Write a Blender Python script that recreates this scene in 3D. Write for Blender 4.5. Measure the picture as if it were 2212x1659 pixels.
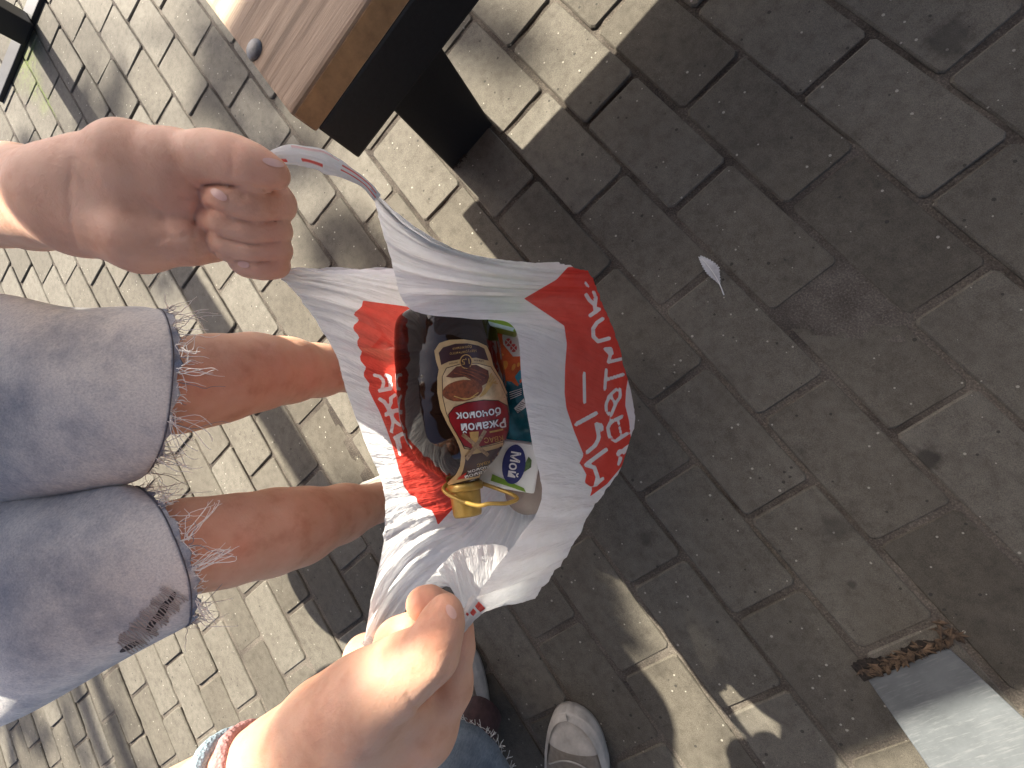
import bpy, bmesh, math, random
import numpy as np
from mathutils import Vector, Matrix, noise
from mathutils.bvhtree import BVHTree

random.seed(7); rng = np.random.default_rng(7)
for o in list(bpy.data.objects): bpy.data.objects.remove(o)
scene = bpy.context.scene
COL = scene.collection

# ------------------------------------------------------------------ camera
CAM_R = np.array([[0.5909970361, 0.7236514363, -0.3564422843],
                  [0.7781185137, -0.6279304761, 0.0153263085],
                  [-0.2127300681, -0.2864121433, -0.9341916304]])   # rows: right, down, forward
CAM_P = np.array([1.3390455, 1.0803357, 0.6396899])
FP = 831.13                                  # focal length in working pixels (2212 x 1659 picture)
cam = bpy.data.cameras.new("camera"); cam_o = bpy.data.objects.new("camera", cam); COL.objects.link(cam_o)
cam.sensor_width = 36.0; cam.lens = 36.0*FP/2212.0; cam.clip_start = 0.01; cam.clip_end = 500
m = Matrix.Identity(4)
for i in range(3):
    m[i][0] = CAM_R[0][i]; m[i][1] = -CAM_R[1][i]; m[i][2] = -CAM_R[2][i]; m[i][3] = CAM_P[i]
cam_o.matrix_world = m
scene.camera = cam_o

# ------------------------------------------------------------------ light
SUN_AZ, SUN_EL = math.radians(2.6), math.radians(42)     # shadows run towards +x, turned 2.6 degrees to +y
w = bpy.data.worlds.new("World"); scene.world = w; w.use_nodes = True
nt = w.node_tree; nt.nodes.clear()
sky = nt.nodes.new("ShaderNodeTexSky"); sky.sky_type = 'NISHITA'; sky.sun_disc = False
sky.sun_elevation = SUN_EL; sky.air_density = 0.45; sky.dust_density = 3.0; sky.ozone_density = 0.3
# the sun stands towards -x
sd = Vector((-math.cos(SUN_AZ)*math.cos(SUN_EL), -math.sin(SUN_AZ)*math.cos(SUN_EL), math.sin(SUN_EL)))
sky.sun_rotation = math.atan2(sd.x, sd.y)
bg = nt.nodes.new("ShaderNodeBackground"); bg.inputs[1].default_value = 0.074
out = nt.nodes.new("ShaderNodeOutputWorld")
nt.links.new(sky.outputs[0], bg.inputs[0]); nt.links.new(bg.outputs[0], out.inputs[0])
sl = bpy.data.lights.new("sun", 'SUN'); sl.energy = 4.0; sl.angle = math.radians(0.53); sl.color = (1.0, 0.93, 0.80)
so = bpy.data.objects.new("sun", sl); COL.objects.link(so)
so.rotation_euler = (-sd).to_track_quat('-Z', 'Y').to_euler(); so.location = sd*20
SD = np.array(sd)
scene.view_settings.view_transform = 'Standard'; scene.view_settings.look = 'None'
scene.view_settings.exposure = 2.1; scene.view_settings.gamma = 1.0
scene.view_settings.use_curve_mapping = False
scene.render.engine = 'CYCLES'
scene.cycles.max_bounces = 10; scene.cycles.diffuse_bounces = 5

# ------------------------------------------------------------------ helpers
def ray(x, y): return CAM_R.T @ np.array([(x-1106)/FP, (y-829.5)/FP, 1.0])
def at(x, y, d): return CAM_P + d*ray(x, y)
def gnd(x, y, z=0.0):
    r = ray(x, y); return CAM_P + r*((z-CAM_P[2])/r[2])
def pxs(P):
    c = (np.asarray(P)-CAM_P) @ CAM_R.T
    return np.stack([1106+FP*c[:, 0]/c[:, 2], 829.5+FP*c[:, 1]/c[:, 2], c[:, 2]], 1)

MATS = {}
def mat(name):
    mt = bpy.data.materials.new(name); mt.use_nodes = True
    n = mt.node_tree; b = n.nodes["Principled BSDF"]; MATS[name] = mt
    return mt, n, b
def nd(n, t, **kw):
    x = n.nodes.new(t)
    for k, v in kw.items():
        if k in ('op',): x.operation = v
        elif k.startswith('i_'): x.inputs[int(k[2:])].default_value = v
        else:
            try: setattr(x, k, v)
            except Exception: x.inputs[k.replace('_', ' ')].default_value = v
    return x
def ramp(n, fac, stops):
    r = n.nodes.new("ShaderNodeValToRGB"); n.links.new(fac, r.inputs[0])
    el = r.color_ramp.elements
    el[0].position, el[0].color = stops[0][0], (*stops[0][1], 1)
    el[1].position, el[1].color = stops[-1][0], (*stops[-1][1], 1)
    for p, c in stops[1:-1]:
        e = el.new(p); e.color = (*c, 1)
    return r
def noise_tex(n, scale, detail=4, rough=.6, vec=None):
    t = n.nodes.new("ShaderNodeTexNoise"); t.inputs["Scale"].default_value = scale
    t.inputs["Detail"].default_value = detail; t.inputs["Roughness"].default_value = rough
    if vec is not None: n.links.new(vec, t.inputs["Vector"])
    return t
def coords(n, kind="Object"):
    return n.nodes.new("ShaderNodeTexCoord").outputs[kind]
def mixc(n, fac, a, b, mode='MIX'):
    x = n.nodes.new("ShaderNodeMix"); x.data_type = 'RGBA'; x.blend_type = mode
    for s, v in ((0, fac), (6, a), (7, b)):
        if isinstance(v, (int, float)): x.inputs[s].default_value = v
        elif isinstance(v, tuple): x.inputs[s].default_value = (*v, 1)
        else: n.links.new(v, x.inputs[s])
    return x.outputs[2]
def math_n(n, op, a, b=None):
    x = n.nodes.new("ShaderNodeMath"); x.operation = op
    for i, v in enumerate((a, b)):
        if v is None: continue
        if isinstance(v, (int, float)): x.inputs[i].default_value = v
        else: n.links.new(v, x.inputs[i])
    return x.outputs[0]
def bump(n, b, h, strength, dist, prev=None):
    x = n.nodes.new("ShaderNodeBump"); x.inputs["Strength"].default_value = strength; x.inputs["Distance"].default_value = dist
    n.links.new(h, x.inputs["Height"])
    if prev is not None: n.links.new(prev, x.inputs["Normal"])
    if b is not None: n.links.new(x.outputs[0], b.inputs["Normal"])
    return x.outputs[0]
def simple(name, col, rough=.6, metal=0., var=.15, scale=60, bmp=0., spec=.5):
    mt, n, b = mat(name)
    t = noise_tex(n, scale, 5, .65, coords(n))
    lo = tuple(c*(1-var) for c in col); hi = tuple(min(1, c*(1+var)) for c in col)
    n.links.new(ramp(n, t.outputs[0], [(.3, lo), (.7, hi)]).outputs[0], b.inputs["Base Color"])
    b.inputs["Roughness"].default_value = rough; b.inputs["Metallic"].default_value = metal
    b.inputs["Specular IOR Level"].default_value = spec
    if bmp: bump(n, b, t.outputs[0], .6, bmp)
    return mt

def link(o, parent=None):
    COL.objects.link(o)
    if parent is not None:
        o.parent = parent; o.matrix_parent_inverse = Matrix.Identity(4)
        o.matrix_parent_inverse = parent_mw(parent).inverted()
    return o
def parent_mw(p):
    mw = p.matrix_basis.copy()
    if p.parent is not None: mw = parent_mw(p.parent) @ p.matrix_parent_inverse @ mw
    return mw
def mesh_obj(name, verts, faces, material, parent=None, smooth=True, mesh=None):
    me = mesh
    if me is None:
        me = bpy.data.meshes.new(name); me.from_pydata([tuple(v) for v in verts], [], [tuple(f) for f in faces]); me.update()
    if material is not None and not me.materials: me.materials.append(material)
    if smooth: me.polygons.foreach_set("use_smooth", [True]*len(me.polygons))
    return link(bpy.data.objects.new(name, me), parent)
def bm_obj(name, bm, material, parent=None, smooth=False):
    me = bpy.data.meshes.new(name); bm.to_mesh(me); bm.free()
    return mesh_obj(name, None, None, material, parent, smooth, me)
def thing(name, label, cat, loc=(0, 0, 0), group=None):
    o = bpy.data.objects.new(name, None); COL.objects.link(o); o.empty_display_size = .05
    o.location = tuple(loc); tag(o, label, cat, group); return o
def tag(o, label, cat, group=None):
    o["label"] = label; o["category"] = cat
    if group: o["group"] = group
    return o
def box_bm(bm, lo, hi, bev=0., M=None):
    r = bmesh.ops.create_cube(bm, size=1.0)
    vs = r['verts']
    for v in vs:
        v.co = Vector([lo[i]+(v.co[i]+.5)*(hi[i]-lo[i]) for i in range(3)])
    if bev:
        es = list({e for v in vs for e in v.link_edges})
        rr = bmesh.ops.bevel(bm, geom=es, offset=bev, segments=2, profile=.6, affect='EDGES')
        vs = list({v for f in rr['faces'] for v in f.verts} | {v for v in vs if v.is_valid})
    if M is not None: bmesh.ops.transform(bm, matrix=M, verts=vs)
    return vs
def box(name, lo, hi, material, parent=None, bev=.003, M=None):
    bm = bmesh.new(); box_bm(bm, lo, hi, bev, M); return bm_obj(name, bm, material, parent, False)
def tube_data(pts, rad, sides=8, closed=False, caps=True):
    """verts, faces of a tube through pts; rad scalar or list."""
    P = np.asarray(pts, float); n = len(P)
    R_ = np.full(n, rad) if np.isscalar(rad) else np.asarray(rad, float)
    if closed: T = np.roll(P, -1, 0)-np.roll(P, 1, 0)
    else: T = np.gradient(P, axis=0)
    T /= np.linalg.norm(T, axis=1)[:, None]+1e-12
    u = np.cross(T[0], [0.13, .27, .95]); u /= np.linalg.norm(u)
    vs = []; fs = []
    for i in range(n):
        u = u-T[i]*(u@T[i]); u /= np.linalg.norm(u)+1e-12; v = np.cross(T[i], u)
        for k in range(sides):
            a = 2*math.pi*k/sides
            vs.append(P[i]+R_[i]*(math.cos(a)*u+math.sin(a)*v))
    m_ = n if closed else n-1
    for i in range(m_):
        j = (i+1) % n
        for k in range(sides):
            l = (k+1) % sides
            fs.append((i*sides+k, i*sides+l, j*sides+l, j*sides+k))
    if not closed and caps:
        fs.append(tuple(range(sides))[::-1]); fs.append(tuple((n-1)*sides+k for k in range(sides)))
    return vs, fs
def join_data(parts):
    V, F = [], []
    for v, f in parts:
        o = len(V); V += list(v); F += [tuple(i+o for i in q) for q in f]
    return V, F
def catmull(P, n, closed=False):
    P = np.asarray(P, float); N = len(P); out_ = []
    if closed:
        for k in range(n):
            t = k*N/n; i = int(t); f = t-i
            a, b, c, d = P[(i-1) % N], P[i % N], P[(i+1) % N], P[(i+2) % N]
            out_.append(.5*((2*b)+(-a+c)*f+(2*a-5*b+4*c-d)*f*f+(-a+3*b-3*c+d)*f**3))
    else:
        for k in range(n):
            t = k*(N-1)/(n-1); i = min(int(t), N-2); f = t-i
            a = P[i-1] if i > 0 else 2*P[0]-P[1]; b = P[i]; c = P[i+1]; d = P[i+2] if i+2 < N else 2*P[-1]-P[-2]
            out_.append(.5*((2*b)+(-a+c)*f+(2*a-5*b+4*c-d)*f*f+(-a+3*b-3*c+d)*f**3))
    return np.array(out_)
def loft(rings, close_ring=True, cap=True):
    N = len(rings); K = len(rings[0]); V = [p for r in rings for p in r]; F = []
    for i in range(N-1):
        for k in range(K if close_ring else K-1):
            l = (k+1) % K; F.append((i*K+k, i*K+l, (i+1)*K+l, (i+1)*K+k))
    if cap and close_ring:
        F.append(tuple(range(K))[::-1]); F.append(tuple((N-1)*K+k for k in range(K)))
    return V, F

# --- signed distance fields and surface nets
def capsule(P, a, b, ra, rb):
    ab = b-a; t = np.clip(((P-a)@ab)/(ab@ab+1e-12), 0, 1)
    return np.linalg.norm(P-a-t[:, None]*ab, axis=1)-(ra+(rb-ra)*t)
def smin(a, b, k):
    h = np.clip(.5+.5*(b-a)/k, 0, 1); return b*(1-h)+a*h-k*h*(1-h)
def nets(fn, lo, hi, h):
    lo = np.asarray(lo); n = np.ceil((np.asarray(hi)-lo)/h).astype(int)+1
    ax = [lo[i]+h*np.arange(n[i]) for i in range(3)]
    F = np.empty(n)
    for i in range(n[0]):                      # slab by slab keeps memory low
        Y, Z = np.meshgrid(ax[1], ax[2], indexing='ij')
        P = np.stack([np.full(Y.size, ax[0][i]), Y.ravel(), Z.ravel()], 1)
        F[i] = fn(P).reshape(n[1], n[2])
    S = F < 0
    c = np.zeros(n-1, int)
    for d in np.ndindex(2, 2, 2):
        c += S[d[0]:n[0]-1+d[0], d[1]:n[1]-1+d[1], d[2]:n[2]-1+d[2]]
    act = (c > 0) & (c < 8); idx = np.full(n-1, -1); cells = np.argwhere(act); idx[act] = np.arange(len(cells))
    acc = np.zeros((len(cells), 3)); cnt = np.zeros(len(cells))
    corners = list(np.ndindex(2, 2, 2))
    for a in corners:
        for k in range(3):
            if a[k]: continue
            b = list(a); b[k] = 1
            fa = F[cells[:, 0]+a[0], cells[:, 1]+a[1], cells[:, 2]+a[2]]
            fb = F[cells[:, 0]+b[0], cells[:, 1]+b[1], cells[:, 2]+b[2]]
            ok = (fa < 0) != (fb < 0); t = np.where(ok, fa/(fa-fb+1e-15), 0)
            p = np.tile(np.array(a, float), (len(cells), 1)); p[:, k] += t
            acc[ok] += p[ok]; cnt[ok] += 1
    V = lo+h*(cells+acc/np.maximum(cnt, 1)[:, None])
    Q = []
    for k in range(3):
        u, v = [(1, 2), (2, 0), (0, 1)][k]
        s0 = [slice(None)]*3; s1 = [slice(None)]*3
        s0[k] = slice(0, n[k]-1); s1[k] = slice(1, n[k])
        A, B = S[tuple(s0)], S[tuple(s1)]
        E = np.argwhere(A != B)
        E = E[(E[:, u] > 0) & (E[:, v] > 0) & (E[:, u] < n[u]-1) & (E[:, v] < n[v]-1)]
        fl = A[tuple(E.T)]
        q = []
        for du, dv in ((1, 1), (0, 1), (0, 0), (1, 0)):
            e = E.copy(); e[:, u] -= du; e[:, v] -= dv; q.append(idx[tuple(e.T)])
        q = np.stack(q, 1); q[~fl] = q[~fl][:, ::-1]; Q.append(q)
    Q = np.concatenate(Q); Q = Q[(Q >= 0).all(1)]
    return V, Q
class Field:
    """capsule chains given in working pixels: (x, y, depth, radius px) """
    def __init__(s): s.groups = []; s.creases = []
    def chain(s, pts, k=.004, kin=.006, world=False):
        q = []
        for p in pts:
            if world: q.append((np.array(p[:3], float), p[3]))
            else: q.append((at(p[0], p[1], p[2]), p[3]*p[2]/FP))
        s.groups.append((q, k, kin))
    def __call__(s, P):
        d = None
        for q, k, kin in s.groups:
            g = None
            for (a, ra), (b, rb) in zip(q[:-1], q[1:]):
                c = capsule(P, a, b, ra, rb); g = c if g is None else smin(g, c, kin)
            d = g if d is None else smin(d, g, k)
        if s.creases:
            near = np.abs(d) < .006
            if near.any():
                q = pxs(P[near])[:, :2]; add = np.zeros(len(q))
                for line, wpx, dep in s.creases:
                    e = np.full(len(q), 1e9)
                    for a, b in zip(line[:-1], line[1:]):
                        a = np.array(a, float); v = np.array(b, float)-a; t = np.clip(((q-a)@v)/(v@v), 0, 1); e = np.minimum(e, np.linalg.norm(q-a-t[:, None]*v, axis=1))
                    add += dep*np.exp(-(e/wpx)**2)
                d[near] += add
        return d
    def bounds(s, pad=.006):
        A = np.array([p-r for q, _, _ in s.groups for p, r in q]); B = np.array([p+r for q, _, _ in s.groups for p, r in q])
        return A.min(0)-pad, B.max(0)+pad
    def mesh(s, h):
        lo, hi = s.bounds(); return nets(s, lo, hi, h)

# --- things printed on or stuck to a surface
def bvh_of(o, mw=None):
    me = o.data; mw = parent_mw(o)
    vs = [mw@v.co for v in me.vertices]
    return BVHTree.FromPolygons(vs, [tuple(p.vertices) for p in me.polygons])
def refine(bm, maxlen):
    for _ in range(7):
        es = [e for e in bm.edges if e.calc_length() > maxlen]
        if not es: break
        bmesh.ops.subdivide_edges(bm, edges=es, cuts=1, use_grid_fill=False)
        bmesh.ops.triangulate(bm, faces=[f for f in bm.faces if len(f.verts) > 3])
def project(bm, tree, off):
    for v in list(bm.verts):
        d = Vector(ray(v.co.x, v.co.y)).normalized()
        hit, nrm, i, dist = tree.ray_cast(Vector(CAM_P), d)
        if hit is None: bm.verts.remove(v); continue
        if nrm.dot(d) > 0: nrm = -nrm
        v.co = hit+nrm*off
def decal(name, poly, tree, off, material, parent, maxlen=9, smooth=True):
    bm = bmesh.new()
    f = bm.faces.new([bm.verts.new((x, y, 0)) for x, y in poly])
    bmesh.ops.triangulate(bm, faces=[f]); refine(bm, maxlen); project(bm, tree, off)
    o = bm_obj(name, bm, material, parent, smooth); return o
def stroke_poly(pts, w):
    P = np.asarray(pts, float); T = np.gradient(P, axis=0); T /= np.linalg.norm(T, axis=1)[:, None]+1e-9
    N_ = np.stack([-T[:, 1], T[:, 0]], 1)
    W = np.full(len(P), w) if np.isscalar(w) else np.asarray(w)
    return [tuple(p) for p in P+N_*W[:, None]]+[tuple(p) for p in (P-N_*W[:, None])[::-1]]
def text_bm(txt, bold=0.):
    cu = bpy.data.curves.new("lettering", 'FONT'); cu.body = txt; cu.align_x = 'CENTER'; cu.align_y = 'CENTER'; cu.offset = bold
    cu.resolution_u = 3
    o = bpy.data.objects.new("lettering", cu); COL.objects.link(o)
    dg = bpy.context.evaluated_depsgraph_get(); me = bpy.data.meshes.new_from_object(o.evaluated_get(dg))
    bpy.data.objects.remove(o); bpy.data.curves.remove(cu)
    bm = bmesh.new(); bm.from_mesh(me); bpy.data.meshes.remove(me)
    bmesh.ops.triangulate(bm, faces=bm.faces)
    return bm
def text_decal(name, txt, c, ux, uy, tree, off, material, parent, bold=0., arc=0., maxlen=6):
    """c centre px, ux = px vector of one em along the reading direction, uy = px vector of one em upwards"""
    bm = text_bm(txt, bold)
    for v in bm.verts:
        x, y = v.co.x, v.co.y+arc*v.co.x**2
        v.co = Vector((c[0]+ux[0]*x+uy[0]*y, c[1]+ux[1]*x+uy[1]*y, 0))
    refine(bm, maxlen); project(bm, tree, off)
    return bm_obj(name, bm, material, parent, False)
def ell(c, a, b, n=28, rot=0.):
    r = math.radians(rot); return [(c[0]+a*math.cos(t)*math.cos(r)-b*math.sin(t)*math.sin(r), c[1]+a*math.cos(t)*math.sin(r)+b*math.sin(t)*math.cos(r)) for t in [2*math.pi*i/n for i in range(n)]]

# ================================================================== the setting
LB, RB = 0.21, 0.104288          # pitch of the pavers along and across the rows
# --- materials of the ground
def world_pos(n): return n.nodes.new("ShaderNodeNewGeometry").outputs["Position"]
def spot(n, pos, c, r, soft=.5, wob=None):
    """0..1 mask of a round mark on the ground"""
    v = n.nodes.new("ShaderNodeVectorMath"); v.operation = 'DISTANCE'; n.links.new(pos, v.inputs[0]); v.inputs[1].default_value = (c[0], c[1], 0)
    d = v.outputs["Value"]
    if wob is not None: d = math_n(n, 'ADD', d, math_n(n, 'MULTIPLY', math_n(n, 'SUBTRACT', wob, .5), r*1.4))
    mr = n.nodes.new("ShaderNodeMapRange"); n.links.new(d, mr.inputs[0])
    mr.inputs[1].default_value = r; mr.inputs[2].default_value = r*(1-soft); mr.inputs[3].default_value = 0; mr.inputs[4].default_value = 1
    return mr.outputs[0]
def paver_material():
    mt, n, b = mat("paver_concrete")
    pos = world_pos(n)
    oi = n.nodes.new("ShaderNodeObjectInfo")
    isl = n.nodes.new("ShaderNodeNewGeometry").outputs["Random Per Island"]
    rnd = math_n(n, 'FRACT', math_n(n, 'ADD', oi.outputs["Random"], isl))
    fine = noise_tex(n, 900, 3, .7, pos); mid = noise_tex(n, 55, 6, .7, pos); big = noise_tex(n, 6, 4, .6, pos)
    tone = ramp(n, rnd, [(0., (.092, .082, .064)), (.35, (.118, .106, .084)), (.7, (.133, .121, .098)), (1., (.156, .144, .119))])
    c = mixc(n, .75, tone.outputs[0], ramp(n, mid.outputs[0], [(.28, (.55, .53, .50)), (.5, (.98, .97, .95)), (.72, (1.25, 1.25, 1.24))]).outputs[0], 'MULTIPLY')
    c = mixc(n, .65, c, ramp(n, fine.outputs[0], [(.32, (.42, .40, .37)), (.5, (1., 1., 1.)), (.66, (1.5, 1.48, 1.42))]).outputs[0], 'MULTIPLY')
    c = mixc(n, .6, c, ramp(n, big.outputs[0], [(.3, (.72, .69, .66)), (.7, (1.1, 1.1, 1.1))]).outputs[0], 'MULTIPLY')
    # pale grit and small dark pits
    vo = n.nodes.new("ShaderNodeTexVoronoi"); vo.inputs["Scale"].default_value = 115; n.links.new(pos, vo.inputs["Vector"])
    sep = n.nodes.new("ShaderNodeSeparateColor"); n.links.new(vo.outputs["Color"], sep.inputs[0])
    pick = math_n(n, 'GREATER_THAN', sep.outputs[0], .80); sz = math_n(n, 'MULTIPLY', sep.outputs[1], .22)
    grit = math_n(n, 'MULTIPLY', pick, math_n(n, 'LESS_THAN', vo.outputs["Distance"], sz))
    c = mixc(n, math_n(n, 'MULTIPLY', grit, .8), c, (.40, .375, .31))
    vo2 = n.nodes.new("ShaderNodeTexVoronoi"); vo2.inputs["Scale"].default_value = 95; n.links.new(pos, vo2.inputs["Vector"])
    s2 = n.nodes.new("ShaderNodeSeparateColor"); n.links.new(vo2.outputs["Color"], s2.inputs[0])
    pit = math_n(n, 'MULTIPLY', math_n(n, 'GREATER_THAN', s2.outputs[0], .84), math_n(n, 'LESS_THAN', vo2.outputs["Distance"], math_n(n, 'MULTIPLY', s2.outputs[1], .24)))
    c = mixc(n, math_n(n, 'MULTIPLY', pit, .75), c, (.03, .027, .022))
    # stains with a shape of their own
    wob = mid.outputs[0]
    for (x, y), r, f in (((2050, 82), .030, .6), ((2000, 990), .020, .75), ((1805, 1140), .024, .45), ((1395, 1160), .016, .5), ((1840, 1262), .008, .6)):
        g = gnd(x, y); c = mixc(n, math_n(n, 'MULTIPLY', spot(n, pos, g, r, .55, wob), f), c, (.030, .026, .020))
    for (x, y), r, f in (((55, 130), .13, .85), ((75, 190), .06, .8), ((95, 225), .05, .6), ((40, 60), .10, .5)):
        g = gnd(x, y); c = mixc(n, math_n(n, 'MULTIPLY', math_n(n, 'MULTIPLY', spot(n, pos, g, r, .8, wob), f), ramp(n, mid.outputs[0], [(.4, (0, 0, 0)), (.6, (1, 1, 1))]).outputs[0]), c, (.13, .17, .035))
    n.links.new(c, b.inputs["Base Color"]); b.inputs["Roughness"].default_value = .85; b.inputs["Specular IOR Level"].default_value = .35
    h = math_n(n, 'SUBTRACT', math_n(n, 'ADD', math_n(n, 'MULTIPLY', fine.outputs[0], .8), math_n(n, 'MULTIPLY', mid.outputs[0], .5)), math_n(n, 'MULTIPLY', pit, .8))
    bump(n, b, h, .85, .0016)
    return mt
def sand_material():
    mt, n, b = mat("joint_sand")
    pos = world_pos(n)
    a = noise_tex(n, 420, 4, .75, pos); g = noise_tex(n, 9, 4, .65, pos)
    dark = ramp(n, a.outputs[0], [(.3, (.012, .009, .007)), (.55, (.050, .038, .028)), (.75, (.16, .13, .095))])
    pale = ramp(n, a.outputs[0], [(.3, (.075, .062, .048)), (.55, (.17, .145, .115)), (.75, (.34, .30, .24))])
    # pale dry sand has been swept into the joints towards +x, dark soil lies in the others
    sp = n.nodes.new("ShaderNodeSeparateXYZ"); n.links.new(pos, sp.inputs[0])
    mr = n.nodes.new("ShaderNodeMapRange"); n.links.new(sp.outputs[0], mr.inputs[0]); mr.inputs[1].default_value = .9; mr.inputs[2].default_value = 1.5
    f = math_n(n, 'ADD', math_n(n, 'MULTIPLY', math_n(n, 'SUBTRACT', g.outputs[0], .5), 3.0), math_n(n, 'ADD', math_n(n, 'MULTIPLY', mr.outputs[0], .55), .22))
    cl = n.nodes.new("ShaderNodeClamp"); n.links.new(f, cl.inputs[0])
    c = mixc(n, cl.outputs[0], dark.outputs[0], pale.outputs[0])
    for (x, y), r, q in (((55, 130), .12, .8), ((85, 200), .08, .9), ((100, 240), .07, .7)):
        c = mixc(n, math_n(n, 'MULTIPLY', spot(n, pos, gnd(x, y), r, .8, g.outputs[0]), q), c, (.12, .17, .03))
    n.links.new(c, b.inputs["Base Color"]); b.inputs["Roughness"].default_value = .95
    bump(n, b, a.outputs[0], 1., .003)
    return mt
PAVER = paver_material(); SAND = sand_material()
def far_material():
    mt, n, b = mat("far_paving")
    br = n.nodes.new("ShaderNodeTexBrick"); n.links.new(world_pos(n), br.inputs["Vector"])
    br.inputs["Scale"].default_value = 1.0; br.inputs["Brick Width"].default_value = LB; br.inputs["Row Height"].default_value = RB
    br.inputs["Mortar Size"].default_value = .004
    br.inputs["Color1"].default_value = (.20, .185, .16, 1); br.inputs["Color2"].default_value = (.26, .245, .215, 1); br.inputs["Mortar"].default_value = (.05, .04, .03, 1)
    n.links.new(br.outputs[0], b.inputs["Base Color"]); b.inputs["Roughness"].default_value = .9
    return mt
gv = [(-60, -60, -.022), (60, -60, -.022), (60, 60, -.022), (-60, 60, -.022)]
ground = mesh_obj("ground", gv, [(0, 1, 2, 3)], far_material(), None, False); ground["kind"] = "structure"

# --- pavement: sand bed and single pavers
pavement = bpy.data.objects.new("pavement", None); COL.objects.link(pavement); pavement["kind"] = "structure"
X0, X1, Y0, Y1 = -1.6, 2.6, -2.3, 2.4
nx, ny = 420, 470
gx, gy = np.meshgrid(np.linspace(X0, X1, nx), np.linspace(Y0, Y1, ny), indexing='ij')
def fbm(x, y, s, seed):
    r = np.random.default_rng(seed); z = np.zeros_like(x); a = 1
    for o in range(5):
        for k in range(4):
            t = r.uniform(0, 6.28); z += a*np.sin(s*(np.cos(t)*x+np.sin(t)*y)+r.uniform(0, 6.28))/4
        s *= 1.9; a *= .6
    return z
gz = -.0040+.0020*fbm(gx, gy, 11, 3)+.0012*fbm(gx, gy, 90, 5)+.0016*np.clip((gx-.9)/.6, 0, 1)
gz = np.minimum(gz, -.0024)
idx = np.arange(nx*ny).reshape(nx, ny)
q = np.stack([idx[:-1, :-1], idx[1:, :-1], idx[1:, 1:], idx[:-1, 1:]], -1).reshape(-1, 4)
bed = mesh_obj("sand_bed", np.stack([gx, gy, gz], -1).reshape(-1, 3), q, SAND, pavement, True)
def brick_data(r):
    hl, hw = LB/2-.0038-r.uniform(0, .0010), RB/2-.0026-r.uniform(0, .0010)
    c = .005; o = [(-hl, -hw+c), (-hl+c, -hw), (hl-c, -hw), (hl, -hw+c), (hl, hw-c), (hl-c, hw), (-hl+c, hw), (-hl, hw-c)]
    o = [(x+r.uniform(-.0009, .0009), y+r.uniform(-.0009, .0009)) for x, y in o]
    i = .0018
    rings = [[(x, y, -.05) for x, y in o], [(x, y, -.0022) for x, y in o], [(x*(1-i/hl), y*(1-i/hw), 0) for x, y in o]]
    V, F = loft(rings, True, False); F.append(tuple(16+k for k in range(8)))
    return V, F
variants = []
for k in range(10):
    V, F = brick_data(rng); me = bpy.data.meshes.new("paver"); me.from_pydata(V, [], F); me.update(); me.materials.append(PAVER); variants.append((me, V, F))
bricks = []
for v in range(int(Y0/RB)+1, int(Y1/RB)-1):
    off = 0. if v % 2 else .5
    for u in range(int(X0/LB)+1, int(X1/LB)-1):
        cx, cy = (u+off+.5)*LB, (v+.5)*RB
        p = pxs(np.array([[cx, cy, 0.]]))[0]
        vis = p[2] > 0 and -130 < p[0] < 2342 and -110 < p[1] < 1769
        bricks.append((p[2] if vis else 99, cx, cy))
bricks.sort()
rest = []
for k, (dep, cx, cy) in enumerate(bricks):
    M = Matrix.Translation((cx+rng.normal(0, .0007), cy+rng.normal(0, .0006), rng.normal(-.0004, .0008))) @ Matrix.Rotation(rng.normal(0, .0045), 4, 'Z') @ Matrix.Rotation(rng.normal(0, .008), 4, 'X') @ Matrix.Rotation(rng.normal(0, .0045), 4, 'Y')
    me, V, F = variants[int(rng.integers(10))]
    if rng.random() < .5: M = M @ Matrix.Rotation(math.pi, 4, 'Z')
    if k < 300 and dep < 99:
        o = bpy.data.objects.new("brick", me); o.matrix_basis = M; COL.objects.link(o); o.parent = pavement
    else: rest.append(([M@Vector(q_) for q_ in V], F))
V, F = join_data(rest)
rb = mesh_obj("outer_bricks", V, F, PAVER, pavement, False); rb["kind"] = "stuff"

# ================================================================== bench
WOOD_T = None
def wood_material():
    mt, n, b = mat("weathered_pine")
    co = coords(n); mp = n.nodes.new("ShaderNodeMapping"); n.links.new(co, mp.inputs[0]); mp.inputs["Scale"].default_value = (1, .05, 1)
    dis = noise_tex(n, 9, 3, .5, mp.outputs[0])
    wv = noise_tex(n, 75, 3, .55, mp.outputs[0])
    fi = noise_tex(n, 330, 4, .7, mp.outputs[0])
    c = ramp(n, wv.outputs["Fac"], [(.36, (.20, .135, .080)), (.46, (.33, .235, .150)), (.64, (.41, .305, .205))])
    c2 = mixc(n, .55, c.outputs[0], ramp(n, fi.outputs[0], [(.3, (.6, .56, .52)), (.7, (1.25, 1.2, 1.18))]).outputs[0], 'MULTIPLY')
    n.links.new(mixc(n, .4, c2, ramp(n, dis.outputs[0], [(.3, (.7, .66, .63)), (.7, (1.1, 1.1, 1.1))]).outputs[0], 'MULTIPLY'), b.inputs["Base Color"])
    b.inputs["Roughness"].default_value = .75
    bump(n, b, fi.outputs[0], .8, .0012, bump(n, None, wv.outputs["Fac"], .5, .001))
    return mt
WOOD = wood_material()
WOOD_SIDE = simple("fresh_pine_edge", (.30, .17, .075), .65, var=.35, scale=40)
STEEL_BLACK = simple("black_powder_coat", (.012, .012, .013), .42, var=.25, scale=300, bmp=.0002, spec=.3)
BOLT = simple("dull_zinc", (.10, .10, .10), .45, .6, .4, 200)
bench = thing("bench", "wooden bench with black steel frame, one bolted plank end jutting over the paving", "bench", (.76, 1.05, 0))
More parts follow.
